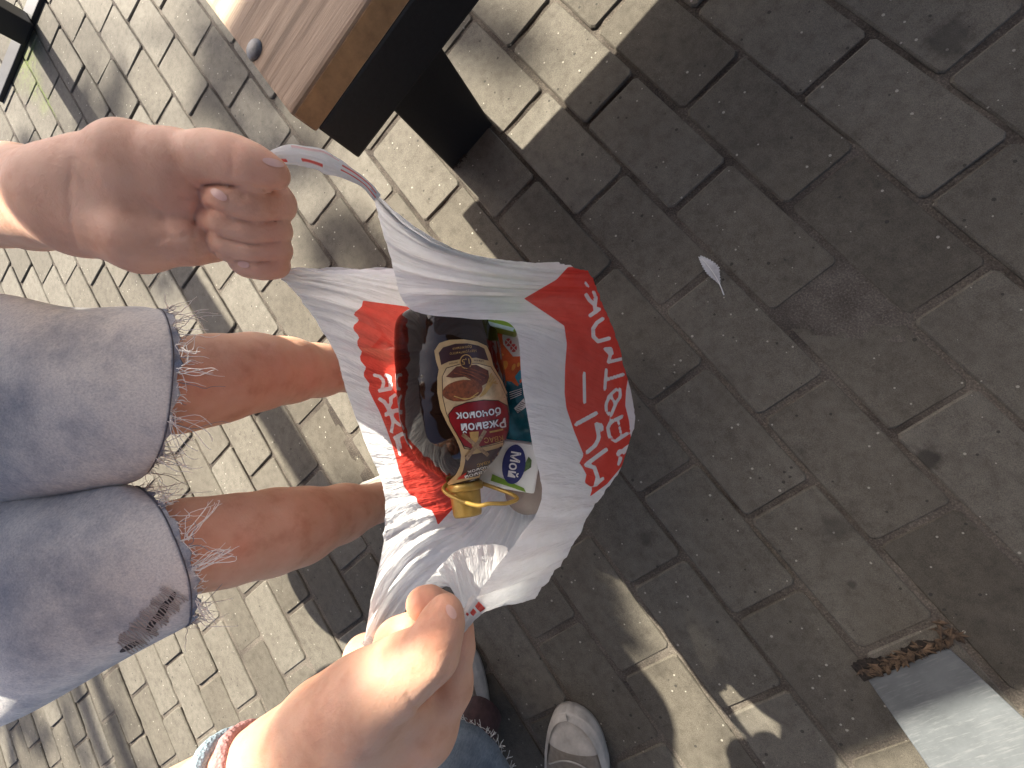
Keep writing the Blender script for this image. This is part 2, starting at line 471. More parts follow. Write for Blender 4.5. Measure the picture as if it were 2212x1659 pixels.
for x0, x1, z in ((.748, .947, .376), (.532, .742, .375)):
    pl = box("plank", (x0, .986, z-.030), (x1, 2.5, z), WOOD, bench, .004)
    box("cut_edge", (x1-.0015, .989, z-.027), (x1+.0012, 2.497, z-.003), WOOD_SIDE, pl, 0)
for x in (.905, .60):
    box("beam", (x-.037, .990, .290), (x+.040, 2.49, .3455), STEEL_BLACK, bench, .003)
for y0, y1 in ((1.045, 1.150), (2.25, 2.35)):
    box("leg", (.700, y0, -.004), (.807, y1, .2895), STEEL_BLACK, bench, .003)
    box("cross_beam", (.568, y0+.02, .250), (.699, y1-.02, .2895), STEEL_BLACK, bench, .003)
def dome(name, c, r, h, material, parent):
    rings = [[(c[0]+r*math.cos(a)*math.cos(t), c[1]+r*math.sin(a)*math.cos(t), c[2]+h*math.sin(t)) for a in [2*math.pi*k/20 for k in range(20)]] for t in [0, .25, .55, .9, 1.25, 1.5]]
    V, F = loft(rings, True, True); return mesh_obj(name, V, F, material, parent, True)
g = gnd(550, 108, .376)
dome("bolt", (g[0], g[1], .3755), .0105, .005, BOLT, bench)
dome("bolt", (g[0]-.20, g[1]+.002, .3745), .0105, .005, BOLT, bench)
# dead leaves and dirt caught at the foot of the bench leg
DIRT = simple("dark_litter", (.030, .022, .015), .95, var=.8, scale=300, bmp=.002)
def litter(name, label, cells, material, n, size, group=None, h=.004):
    parts = []
    for _ in range(n):
        a, b_ = cells[int(rng.integers(len(cells)))]; t = rng.random(); c = a+(b_-a)*t+np.array([*rng.normal(0, .0035, 2), 0]); c[2] = rng.uniform(.000, h)
        L_ = size*rng.uniform(.4, 1.6); w_ = L_*rng.uniform(.12, .4); th = rng.uniform(0, 6.28)
        d = np.array([math.cos(th), math.sin(th), rng.uniform(-.25, .35)])*L_; e = np.array([-math.sin(th), math.cos(th), rng.uniform(-.3, .3)])*w_; u_ = np.array([0, 0, w_*.5])
        parts.append(([c-d, c+e, c+d, c-e, c+u_, c-u_], [(0, 1, 4), (1, 2, 4), (2, 3, 4), (3, 0, 4), (1, 0, 5), (2, 1, 5), (3, 2, 5), (0, 3, 5)]))
    V, F = join_data(parts); o = mesh_obj(name, V, F, material, None, False); o["kind"] = "stuff"; o["label"] = label; o["category"] = "litter"
    return o
litter("litter", "dark dry litter caught along the foot of the black bench leg", [(gnd(985, 362), gnd(1040, 262)), (gnd(1030, 250), gnd(1020, 230))], DIRT, 160, .006)

# ================================================================== grey post, steel post, shade casters
def post_material():
    mt, n, b = mat("scuffed_grey_paint")
    co = coords(n); a = noise_tex(n, 25, 5, .7, co)
    mp = n.nodes.new("ShaderNodeMapping"); n.links.new(co, mp.inputs[0]); mp.inputs["Rotation"].default_value = (.9, .1, .2); mp.inputs["Scale"].default_value = (90, 40, 330)
    s = noise_tex(n, 1.0, 4, .75, mp.outputs[0])
    c = mixc(n, ramp(n, s.outputs[0], [(.52, (0, 0, 0)), (.68, (1, 1, 1))]).outputs[0], ramp(n, a.outputs[0], [(.3, (.085, .094, .098)), (.7, (.125, .136, .142))]).outputs[0], (.150, .158, .16))
    n.links.new(c, b.inputs["Base Color"]); b.inputs["Roughness"].default_value = .72
    bump(n, b, s.outputs[0], .15, .0006); return mt
pm = post_material()
gp = thing("bollard", "scuffed square grey post set into a dirt-edged hole in the pavers", "bollard", (1.863, 1.08, 0))
box("shaft", (1.815, 1.029, -.045), (1.913, 1.131, .52), pm, gp, .004)
box("cap", (1.810, 1.024, .5205), (1.918, 1.136, .533), pm, gp, .003)
SOIL = simple("damp_soil", (.022, .016, .011), .95, var=.9, scale=250, bmp=.004)
sv = []; K = 40
for k in range(K):
    t = k/(K-1); y = 1.024+t*.112; wob = .0035*math.sin(11*t)+.004*random.random()
    sv.append((1.793-wob+.010*t, y, .0012)); 
for k in range(K):
    t = 1-k/(K-1); sv.append((1.8145, 1.024+t*.112, .0016))
so_ = mesh_obj("soil_strip", sv, [tuple(range(len(sv)))], SOIL, gp, False)
litter("litter", "brown leaf scraps and soil in the gap beside the grey post", [(np.array([1.803, 1.03, 0]), np.array([1.808, 1.135, 0]))]*3+[(np.array([1.79, 1.135, 0]), np.array([1.81, 1.15, 0]))], simple("leaf_scraps", (.085, .055, .032), .9, var=.9, scale=90), 150, .0065, h=.006)
sp_ = thing("steel_post", "black square steel post standing on a flat foot bar", "post", (-.775, .295, 0))
box("shaft", (-.815, .256, .012), (-.737, .335, 2.2), STEEL_BLACK, sp_, .004)
box("foot_bar", (-.90, .02, -.002), (-.83, .62, .012), STEEL_BLACK, sp_, .003, Matrix.Translation((.06, 0, 0)))
# board added out of view to shade the right part of the paving
BOARD = simple("stained_board", (.16, .10, .06), .7, var=.3, scale=30)
nb = thing("shade_board", "unseen wooden board on two black steel posts, added to shade the right paving", "shade board", (-.3, 1.9, 0))
box("panel", (-.33, .800, 1.40), (-.30, 2.75, 1.98), BOARD, nb, .004)
for y in (1.45, 2.5): box("post", (-.3375, y, -.004), (-.3305, y+.05, 1.94), STEEL_BLACK, nb, 0)

# canopy added out of view to hold skylight off the right paving
BLOCKER_CLOTH = simple("sky_blocker_cloth", (.10, .08, .06), .9, var=.1)
pa = thing("sky_blocker", "unseen dark beige square canopy, added to block skylight over the right paving", "sky_blocker", (3.15, 2.35, 0))
pc = np.array([3.1, 2.3, 0.]); hs = 2.0
cn = [pc+np.array([hs*sx__, hs*sy__, 1.75]) for sx__, sy__ in ((-1, -1), (1, -1), (1, 1), (-1, 1))]; top_ = pc+np.array([0, 0, 2.25])
for k in range(4):
    a_, b__ = cn[k], cn[(k+1) % 4]; n_ = np.cross(b__-a_, top_-a_); n_ /= np.linalg.norm(n_)
    mesh_obj("canopy_panel", [a_, b__, top_, a_-n_*.004, b__-n_*.004, top_-n_*.004], [(0, 1, 2), (5, 4, 3), (0, 3, 4, 1)], BLOCKER_CLOTH, pa, False)
    V, F = tube_data([top_-[0, 0, .03], a_-[0, 0, .02]], .012, 8); mesh_obj("rib", V, F, STEEL_BLACK, pa, True)
V, F = tube_data([pc+[0, 0, -.005], pc+[0, 0, 2.23]], .025, 16); mesh_obj("pole", V, F, STEEL_BLACK, pa, True)
lab_base = box("base_plate", (pc[0]-.3, pc[1]-.3, .001), (pc[0]+.3, pc[1]+.3, .05), STEEL_BLACK, pa, .005)

# unseen tree added for dappled shade, leaf clusters placed by where their shadows fall
LEAF = simple("maple_leaf", (.06, .10, .025), .55, var=.4, scale=20)
BARK = simple("grey_bark", (.10, .08, .06), .9, var=.4, scale=30, bmp=.01)
tree = thing("shade_tree", "unseen leafy tree with a grey trunk beside the paving, added for its dappled shade", "tree", (-3.7, -1.0, 0))
targets = [((230, 190), .13), ((480, 180), .13), ((560, 280), .13), ((430, 90), .11), ((600, 90), .10), ((620, 330), .08),
           ((345, 610), .06), ((60, 330), .06), ((720, 540), .06), ((830, 550), .05), ((1020, 60), .05), ((1120, 110), .05),
           ((780, 1110), .08), ((800, 1230), .06), ((60, 1600), .16), ((170, 1570), .14), ((30, 1480), .12), ((280, 1610), .12)]
cl_pts = []
for (x, y), r in targets:
    g = gnd(x, y); d = rng.uniform(7.0, 10.0); cl_pts.append((g+SD*d, r))
for p, r in ((at(440, 480, .24), .05), (at(360, 440, .24), .04), (at(520, 500, .25), .04), (at(930, 1530, .25), .035), (at(560, 840, .42), .05), (at(240, 820, .34), .055), (at(310, 830, .34), .04), (at(335, 900, .34), .05), (at(280, 890, .34), .05)):
    cl_pts.append((p+SD*rng.uniform(4.4, 5.2), r))  # extra clusters added up-sun to shade the hands, shin and shorts
for _ in range(90):      # the part of the crown behind and above
    c = np.array([-5.0+rng.normal(0, .9), -.9+rng.normal(0, 1.0), 4.9+rng.normal(0, .7)])
    s = c-SD*(c[2]/SD[2])
    if -2.2 < s[0] < 2.8 and -2.4 < s[1] < 2.4: continue
    cl_pts.append((c, .22))
lv, lf = [], []
for c, r in cl_pts:
    for _ in range(int(8+120*r)) if r < .2 else range(60):
        p = c+rng.normal(0, r*.5, 3); L_ = rng.uniform(.028, .055); a = rng.normal(0, 1, 3); a /= np.linalg.norm(a); b_ = np.cross(a, rng.normal(0, 1, 3)); b_ /= np.linalg.norm(b_)
        o = len(lv); lv += [p-a*L_, p+b_*L_*.7-a*.2*L_, p+b_*.35*L_+a*.7*L_, p+a*L_*1.2, p-b_*.35*L_+a*.7*L_, p-b_*L_*.7-a*.2*L_]; lf.append((o, o+1, o+2, o+3, o+4, o+5))
cr = mesh_obj("crown", lv, lf, LEAF, tree, False)
base = np.array([-3.7, -1.0, -.01]); fork = np.array([-3.75, -.9, 2.3])
parts = [tube_data(catmull([base, base+[.03, .02, 1.1], fork, fork+[-.5, .2, 1.4]], 14), np.linspace(.13, .055, 14), 10)]
cc = np.array([c for c, r in cl_pts]); hubs = cc[-11:]
for h_ in hubs: parts.append(tube_data(catmull([fork, fork*.5+h_*.5+[0, 0, .2], h_], 10), np.linspace(.05, .012, 10), 7))
for c in cc:
    h_ = hubs[np.argmin(((hubs-c)**2).sum(1))]
    if np.linalg.norm(h_-c) > .05: parts.append(tube_data(catmull([h_, (h_+c)/2+rng.normal(0, .05, 3), c], 6), np.linspace(.005, .002, 6), 5))
V, F = join_data(parts); mesh_obj("trunk", V, F, BARK, tree, True)

# feather
fe = thing("feather", "small pale grey feather with bare quill lying on the shaded pavers", "feather", gnd(1538, 598))
FEA = simple("feather_grey", (.42, .42, .42), .8, var=.2, scale=80)
QUILL = simple("quill", (.65, .64, .60), .5, var=.1)
a, b_ = gnd(1512, 556)[:2], gnd(1560, 640)[:2]; ax = np.array([*(b_-a), 0]); Lf = np.linalg.norm(ax); ax /= Lf; sx = np.array([-ax[1], ax[0], 0])
def fpt(t, s): return np.array([a[0], a[1], 0])+ax*t*Lf+sx*(s+.004*math.sin(t*2.6))+np.array([0, 0, .0022+.004*math.sin(t*3.0)+.9*abs(s)*.18])
for sgn, wd in ((1, .0095), (-1, .0075)):
    vs, fs = [], []
    for k in range(46):
        t = .0+.74*k/45; w_ = wd*math.sin(min(1, (t+.07)/.5)*math.pi/2)*(1 if t < .45 else max(.12, 1-(t-.45)/.36)); w_ *= 1+.10*math.sin(k*1.7)+(.3*rng.random()-.15 if t > .5 else 0)
        tt = t-.02
        o = len(vs); vs += [fpt(t, 0), fpt(t+.021, 0), fpt(tt-.015+.02, sgn*w_), fpt(tt-.035+.02, sgn*w_*.99)]; fs.append((o, o+1, o+2, o+3))
    mesh_obj("vane", vs, fs, FEA, fe, False)
V, F = tube_data([fpt(t, 0)+[0, 0, .0006] for t in np.linspace(.05, 1, 14)], np.linspace(.0003, .0009, 14), 6); mesh_obj("quill", V, F, QUILL, fe, True)

# ================================================================== materials of things
def skin_material():
    mt, n, b = mat("skin")
    co = coords(n); a = noise_tex(n, 38, 5, .6, co); f = noise_tex(n, 520, 3, .6, co); g = noise_tex(n, 9, 3, .5, co)
    c = ramp(n, a.outputs[0], [(.28, (.56, .300, .195)), (.48, (.66, .392, .270)), (.72, (.70, .440, .312))])
    c2 = mixc(n, .5, c.outputs[0], ramp(n, g.outputs[0], [(.35, (.92, .80, .76)), (.65, (1.06, 1.04, 1.0))]).outputs[0], 'MULTIPLY')
    vo = n.nodes.new("ShaderNodeTexVoronoi"); vo.inputs["Scale"].default_value = 22; n.links.new(co, vo.inputs["Vector"])
    mole = math_n(n, 'LESS_THAN', vo.outputs["Distance"], .022)
    c2 = mixc(n, math_n(n, 'MULTIPLY', mole, .6), c2, (.16, .06, .035))
    fa = n.nodes.new("ShaderNodeAttribute"); fa.attribute_name = "flush"
    c2 = mixc(n, math_n(n, 'MULTIPLY', fa.outputs["Fac"], .55), c2, mixc(n, 1., c2, (1.04, .74, .68), 'MULTIPLY'))
    n.links.new(c2, b.inputs["Base Color"])
    b.inputs["Subsurface Weight"].default_value = .22; b.inputs["Subsurface Radius"].default_value = (.9, .32, .16); b.inputs["Subsurface Scale"].default_value = .0035
    b.inputs["Roughness"].default_value = .55; b.inputs["Specular IOR Level"].default_value = .3
    vf = n.nodes.new("ShaderNodeTexVoronoi"); vf.inputs["Scale"].default_value = 900; vf.feature = 'DISTANCE_TO_EDGE'; n.links.new(co, vf.inputs["Vector"])
    mw = n.nodes.new("ShaderNodeMapping"); n.links.new(co, mw.inputs[0]); mw.inputs["Scale"].default_value = (1., .38, .7); mw.inputs["Rotation"].default_value = (.3, .4, .75)
    wr = noise_tex(n, 210, 4, .7, mw.outputs[0])
    bump(n, b, wr.outputs[0], .16, .0014, bump(n, None, f.outputs[0], .3, .0009, bump(n, None, a.outputs[0], .35, .003, bump(n, None, vf.outputs["Distance"], .18, .0005))))
    return mt
SKIN = skin_material()
NAIL = simple("nail", (.70, .42, .34), .38, var=.05, scale=100)
def denim(name, light, dark, patch):
    mt, n, b = mat(name)
    co = coords(n); a = noise_tex(n, 16, 6, .72, co); p = noise_tex(n, 5.5, 4, .6, co); mp_ = n.nodes.new('ShaderNodeMapping'); n.links.new(co, mp_.inputs[0]); mp_.inputs['Scale'].default_value = (1.3, 1.3, .35); mp_.inputs['Rotation'].default_value = (.5, .9, .6); f = noise_tex(n, 430, 4, .8, mp_.outputs[0])
    wv = n.nodes.new("ShaderNodeTexWave"); wv.inputs["Scale"].default_value = 420; wv.bands_direction = 'DIAGONAL'; n.links.new(co, wv.inputs["Vector"])
    at_ = n.nodes.new("ShaderNodeAttribute"); at_.attribute_name = "wear"
    fac = math_n(n, 'ADD', math_n(n, 'MULTIPLY', math_n(n, 'SUBTRACT', a.outputs[0], .5), 2.2), math_n(n, 'ADD', math_n(n, 'MULTIPLY', math_n(n, 'SUBTRACT', p.outputs[0], .5), 1.3), patch))
    fac = math_n(n, 'SUBTRACT', fac, at_.outputs["Fac"])
    cl = n.nodes.new("ShaderNodeClamp"); n.links.new(fac, cl.inputs[0])
    c = mixc(n, cl.outputs[0], dark, light)
    c = mixc(n, .6, c, ramp(n, f.outputs[0], [(.3, (.55, .56, .6)), (.5, (1, 1, 1)), (.7, (1.35, 1.33, 1.3))]).outputs[0], 'MULTIPLY')
    n.links.new(c, b.inputs["Base Color"]); b.inputs["Roughness"].default_value = .92; b.inputs["Specular IOR Level"].default_value = .15
    bump(n, b, a.outputs[0], .5, .004, bump(n, None, f.outputs[0], .6, .001))
    return mt
DENIM = denim("washed_denim", (.74, .715, .675), (.17, .21, .29), .92)
DENIM2 = denim("grey_blue_denim", (.24, .29, .33), (.08, .11, .15), .45)
THREAD = simple("pale_thread", (.82, .79, .76), .9, var=.2)
THREAD_D = simple("dark_thread", (.28, .27, .31), .9, var=.3)
COTTON = simple("grey_cotton", (.10, .10, .11), .9, var=.15, bmp=.001)
HAIR = simple("brown_hair", (.06, .035, .02), .5, var=.4, scale=200)

# ================================================================== person with the bag
def W(x, y, z, r): return ('w', x, y, z, r)
def chain(self, pts, k=.004, kin=.006):
    q = []
    for p in pts:
        if p[0] == 'w': q.append((np.array(p[1:4], float), p[4]))
        else: q.append((at(p[0], p[1], p[2]), p[3]*p[2]/FP))
    self.groups.append((q, k, kin))
Field.chain = chain
person = thing("person", "person sitting in frayed light denim shorts, holding the bag open with both hands", "person", (1.13, .69, 0))
# left hand: fist seen from the palm side
A = Field()
A.chain([(-150, 402, .44, 66), (-20, 402, .322, 76), (60, 402, .278, 78), (160, 398, .243, 68)], .01)
A.chain([(-150, 445, .445, 66), (-20, 452, .326, 76), (60, 458, .282, 76), (160, 474, .247, 66)], .02)
A.chain([(150, 400, .24, 66), (205, 372, .236, 66), (290, 345, .232, 71), (390, 348, .231, 60)], .014)
A.chain([(180, 480, .243, 64), (300, 523, .241, 62), (410, 524, .247, 44), (455, 530, .256, 34)], .014)
A.chain([(170, 440, .246, 76), (300, 435, .247, 70), (400, 430, .256, 52)], .018)
A.chain([(320, 395, .236, 58), (380, 412, .238, 48), (418, 428, .241, 34)], .012)
A.chain([(200, 420, .266, 55), (470, 395, .275, 46)], .02)
A.chain([(200, 470, .266, 55), (470, 505, .275, 46)], .02)
A.chain([(380, 345, .230, 58), (465, 343, .226, 49), (500, 347, .2245, 43), (518, 352, .224, 43), (556, 365, .224, 40), (590, 375, .225, 33)], .004, .008)
A.chain([(468, 390, .275, 36), (590, 428, .263, 35), (594, 438, .248, 37), (548, 440, .238, 37.5), (502, 434, .2345, 35), (474, 427, .2385, 29), (450, 421, .244, 25)], .0012, .007)
A.chain([(470, 440, .277, 34), (582, 484, .268, 32), (588, 495, .253, 34), (542, 496, .2465, 34), (492, 487, .2435, 32), (456, 475, .2475, 27), (434, 466, .2525, 21)], .0010, .007)
A.chain([(470, 485, .278, 31), (588, 530, .27, 28), (593, 538, .257, 30), (546, 540, .252, 29), (496, 533, .249, 27.5), (458, 520, .2535, 24), (436, 510, .2575, 19)], .0010, .007)
A.chain([(470, 528, .278, 26), (588, 564, .272, 24), (593, 570, .262, 25.5), (562, 574, .258, 24.5), (530, 571, .257, 21), (512, 566, .259, 17)], .0010, .007)
A.creases = [(((452, 446), (480, 460), (520, 474), (560, 479), (605, 478)), 3.2, .0016), (((450, 497), (490, 516), (540, 527), (575, 527), (602, 523)), 3.2, .0016), (((468, 545), (510, 560), (550, 566), (606, 562)), 3, .0014), (((442, 400), (480, 398), (530, 400), (570, 408), (615, 414)), 3.2, .0014), (((440, 412), (415, 400), (385, 378)), 3.5, .0010), (((438, 415), (408, 428), (385, 425)), 3.5, .0010), (((432, 425), (422, 460), (418, 500), (428, 540)), 4.5, .0012), (((418, 500), (390, 515), (360, 512), (320, 530)), 5, .0007),
 (((498, 322), (503, 352), (498, 392)), 4, .0007), (((508, 305), (512, 330)), 3, .0005), (((160, 345), (150, 400), (152, 470), (165, 530)), 6, .0006), (((470, 540), (455, 560)), 3.5, .0008), (((525, 418), (530, 430)), 3, .0008), (((440, 395), (470, 402), (520, 400), (575, 412)), 4, .0006), (((300, 420), (345, 450), (360, 500)), 8, .0006)]
lo, hi = A.bounds()
VL, FL = nets(A, lo, hi, .00155)
# right hand: pinching the other handle
B = Field()
B.chain([(330, 1815, 0.2476, 112), (470, 1727, 0.2362, 97), (600, 1650, 0.2315, 88)], .01)
B.chain([(600, 1650, 0.2315, 88), (690, 1590, 0.2334, 100), (780, 1530, 0.2381, 100), (850, 1490, 0.2438, 84)], .012)
B.chain([(560, 1700, 0.2476, 84), (700, 1660, 0.2533, 104), (830, 1605, 0.2551, 98), (915, 1565, 0.2551, 76)], .02)
B.chain([(700, 1570, 0.2296, 88), (800, 1500, 0.2268, 82), (870, 1450, 0.2249, 68), (932, 1408, 0.2230, 54), (950, 1358, 0.2240, 40), (958, 1336, 0.2259, 34), (963, 1318, 0.2287, 25)], .010, .010)
B.chain([(915, 1560, 0.2551, 72), (968, 1480, 0.2589, 50), (988, 1400, 0.2608, 34), (985, 1360, 0.2599, 33), (958, 1322, 0.2551, 33), (925, 1304, 0.2495, 32), (908, 1303, 0.2476, 30)], .004, .007)
B.chain([(850, 1510, 0.2646, 60), (845, 1440, 0.2637, 46), (858, 1388, 0.2618, 45), (885, 1362, 0.2608, 36)], .0035, .008)
B.chain([(800, 1520, 0.2759, 50), (780, 1450, 0.2778, 38), (783, 1414, 0.2759, 34), (815, 1396, 0.2722, 30)], .003, .008)
B.creases = [(((925, 1345), (945, 1362), (975, 1372)), 4, .0006), (((915, 1362), (940, 1378), (978, 1390)), 4, .0005), (((975, 1425), (960, 1460), (930, 1490), (905, 1525)), 6, .0012), (((880, 1500), (900, 1530)), 5, .0006), (((905, 1335), (925, 1325), (945, 1300)), 3.5, .0010), (((870, 1410), (900, 1375)), 4, .0008), (((640, 1560), (660, 1600), (690, 1640)), 7, .0005), (((605, 1585), (630, 1640)), 6, .0005)]
lo, hi = B.bounds()
VR, FR = nets(B, lo, hi, .0016)
# legs
Lg = Field()
Lg.chain([W(.83, .40, .40, .065), (200, 862, .415, 100), (300, 838, .405, 95), (345, 834, .395, 94), (390, 834, .393, 96), (470, 818, .422, 92), (550, 804, .462, 81.5), (620, 800, .508, 69), (690, 800, .563, 55), (745, 798, .61, 45), (800, 796, .655, 40), (835, 796, .665, 40)], .01, .012)
Lg.chain([W(.97, .28, .40, .065), (200, 1262, .415, 100), (310, 1200, .405, 95), (355, 1190, .395, 94), (400, 1180, .393, 96), (500, 1165, .425, 91), (590, 1148, .466, 87.5), (650, 1136, .503, 79), (740, 1108, .577, 59), (820, 1085, .655, 39), (850, 1078, .675, 39)], .01, .012)
lo, hi = Lg.bounds()
VG, FG = nets(Lg, lo, hi, .0034)
# trunk, upper arms, neck and head (above the picture)
T = Field()
T.chain([W(.89, .41, .44, .09), W(.92, .50, .60, .085), W(.96, .58, .72, .088)], .03, .03)
T.chain([W(.86, .67, .78, .045), W(1.07, .52, .78, .045)], .05, .03)
T.chain([W(.855, .675, .77, .04), (-150, 425, .442, 72), (-120, 425, .415, 72)], .01, .02)
T.chain([W(1.08, .515, .77, .04), W(1.32, .50, .57, .036), (350, 1800, .2476, 100)], .01, .02)
T.chain([W(.96, .58, .80, .04), W(.98, .60, .90, .04)], .02)
T.chain([W(1.0, .62, .94, .06), W(.995, .615, 1.00, .075)], .02)
T.chain([W(1.04, .675, .97, .012), W(1.047, .685, .952, .014)], .01)
lo, hi = T.bounds(); VT, FT = nets(T, lo, hi, .007)
V, F = join_data([(VL, FL), (VR, FR), (VG, FG), (VT, FT)])
body = mesh_obj("body", V, F, SKIN, person, True)
fl_pts = [(at(*p), r) for p, r in (((594, 438, .24), .014), ((588, 495, .246), .013), ((593, 538, .25), .012), ((590, 570, .255), .012), ((470, 425, .233), .010), ((590, 378, .222), .014), ((430, 440, .24), .016), ((520, 350, .219), .012),
    ((905, 1303, .24), .016), ((930, 1310, .24), .012), ((860, 1385, .255), .013), ((960, 1325, .224), .011), ((950, 1358, .218), .012), ((985, 1380, .252), .013), ((930, 1480, .235), .014), ((400, 834, .35), .03), ((410, 1185, .35), .03), ((640, 1140, .46), .012), ((700, 1120, .50), .01), ((520, 1180, .39), .012))]
bv_ = np.empty(len(body.data.vertices)*3); body.data.vertices.foreach_get("co", bv_); bv_ = bv_.reshape(-1, 3)+np.array(parent_mw(body).translation)
flv = np.zeros(len(bv_))
for p, r in fl_pts: flv = np.maximum(flv, np.exp(-((bv_-p)**2).sum(1)/(r*r)))
body.data.attributes.new("flush", 'FLOAT', 'POINT').data.foreach_set("value", flv)
tree_body = bvh_of(body)
def nail(c, a, b_, rot): decal("nail", ell(c, a, b_, 22, rot), tree_body, .00045, NAIL, person, 8)
nail((590, 352), 24, 8, 16); nail((474, 421), 20, 9, 32); nail((527, 571), 13, 7, 12); nail((974, 1322), 17, 9, 60)
# shirt and hair
S = Field()
S.chain([W(.89, .41, .43, .112), W(.92, .50, .60, .102), W(.96, .58, .72, .104)], .03, .03)
S.chain([W(.86, .67, .78, .055), W(1.07, .52, .78, .055)], .05, .03)
S.chain([W(.855, .675, .77, .055), W(.79, .66, .63, .055)], .02); S.chain([W(1.08, .515, .77, .052), W(1.21, .51, .66, .050)], .02)
lo, hi = S.bounds(); V, F = nets(S, lo, hi, .008); mesh_obj("shirt", V, F, COTTON, person, True)
S = Field(); S.chain([W(.975, .595, 1.0, .080), W(.982, .602, 1.03, .074)], .02); S.chain([W(.955, .57, .99, .055), W(.94, .55, .89, .03)], .02)
lo, hi = S.bounds(); V, F = nets(S, lo, hi, .007); mesh_obj("hair", V, F, HAIR, person, True)

# shorts
def shorts_leg(secs, K=72, N=96, ph=0.):
    """sections: centre (x, y, depth), side vector px, top vector px, top depth step"""
    rows = []
    for (x, y, d), (sx_, sy_), (tx, ty), dd in secs:
        c = at(x, y, d); s = at(x+sx_, y+sy_, d)-c; t = at(x+tx, y+ty, d-dd)-c; rows.append((c, s, t))
    C_ = catmull([r[0] for r in rows], N); S_ = catmull([r[1] for r in rows], N); T_ = catmull([r[2] for r in rows], N)
    rings = []
    for i in range(N):
        u = i/(N-1); ring = []
        for k in range(K):
            a = 2*math.pi*k/K
            w_ = 1+.014*math.sin(3*a+5*u+ph)*(.4+u)+.012*math.sin(7*a-9*u+ph)+.010*math.sin(2*a+14*u)
            # hem: thick turned edge, slightly ragged
            e = max(0, (u-.955)/.045)
            if u > .94: w_ += .012*math.sin(23*a+ph)+.010*math.sin(41*a)
            p = C_[i]+(math.cos(a)*T_[i]+math.sin(a)*S_[i])*w_
            if e > 0: p = p+(C_[-1]-C_[-6])/np.linalg.norm(C_[-1]-C_[-6])*(.002*math.sin(17*a+ph)+.0015*math.sin(37*a))*e
            ring.append(p)
        rings.append(ring)
    return rings
LS = [((-300, 890, .50), (0, 232), (0, 0), .085), ((-150, 876, .445), (0, 232), (0, 0), .08), ((0, 863, .405), (0, 224), (-5, 0), .075), ((140, 864, .395), (0, 206), (5, 0), .065), ((240, 858, .392), (0, 194), (20, -4), .057), ((300, 850, .392), (-8, 180), (44, -8), .052), ((326, 847, .394), (-20, 170), (60, -10), .048)]
RS = [((-300, 1425, .50), (0, 246), (0, 0), .085), ((-150, 1374, .45), (0, 246), (0, 0), .08), ((0, 1322, .41), (0, 238), (-5, 0), .075), ((140, 1278, .40), (0, 215), (5, 0), .065), ((250, 1235, .395), (20, 188), (18, 0), .055), ((320, 1212, .395), (44, 160), (38, -4), .050), ((352, 1204, .398), (50, 146), (56, -8), .047)]
shorts = bpy.data.objects.new("shorts", None); link(shorts, person)
SEAM = simple("seam_thread", (.10, .10, .12), .9, var=.2)
hem_pts = []
for secs, ph in ((LS, .3), (RS, 2.1)):
    rings = shorts_leg(secs, ph=ph)
    N = len(rings); inner = [[p*.0+c+(p-c)*.965 for p, c in zip(r, [np.mean(r, 0)]*len(r))] for r in rings[::-1][:30]]
    V, F = loft(rings+inner, True, False)
    o = mesh_obj("shorts_leg", V, F, DENIM, shorts, True)
    wear = []
    for i in range(N+30):
        u = i/(N-1)
        for k in range(72):
            a = 2*math.pi*k/72; base_ = .62*max(0, min(1, (u-.915)/.012))*(.75+.35*math.sin(29*a)*math.sin(13*a+1))
            side = .35*max(0, abs(math.sin(a))-.80)/.2 if math.cos(a) > -.2 else .25
            wear.append(base_+side+.25*max(0, min(1, (u-.80)/.2)))
    at_ = o.data.attributes.new("wear", 'FLOAT', 'POINT'); at_.data.foreach_set("value", wear)
    # stitched line along the hem
    j = N-7; seam = [p+(p-np.mean(rings[j], 0))*.010 for p in rings[j]]
    V, F = tube_data(catmull(seam, 220, True), .0006, 5, True); mesh_obj("stitching", V, F, SEAM, o, True)
    j = N-9; rid = [p+(p-np.mean(rings[j], 0))*.004 for p in rings[j]]
    hem_pts.append(rings[-1])
    # frayed threads hanging from the hem
    parts, partsd = [], []
    hem = rings[-1]; cen = np.mean(hem, 0); axd = np.mean(hem, 0)-np.mean(rings[-8], 0); axd /= np.linalg.norm(axd)
    for _ in range(260):
        k = int(rng.integers(72)); p = hem[k]+rng.normal(0, .001, 3); out_ = (p-cen); out_ /= np.linalg.norm(out_)
        long_ = rng.random() < .20
        L_ = rng.uniform(.018, .045) if long_ else rng.uniform(.003, .011)
        q = [p]; d = axd*.9+out_*.25+rng.normal(0, .30, 3); d /= np.linalg.norm(d)
        for s in range(6):
            d = d+rng.normal(0, .34, 3)+np.array([0, 0, -.12]); d /= np.linalg.norm(d); q.append(q[-1]+d*L_/6)
        (parts if rng.random() < .82 else partsd).append(tube_data(catmull(q, 12), np.linspace(.00042, .0002, 12), 4))
    V, F = join_data(parts); fo = mesh_obj("fringe", V, F, THREAD, o, True); fo["kind"] = "stuff"
    V, F = join_data(partsd); fo = mesh_obj("fringe", V, F, THREAD_D, o, True); fo["kind"] = "stuff"
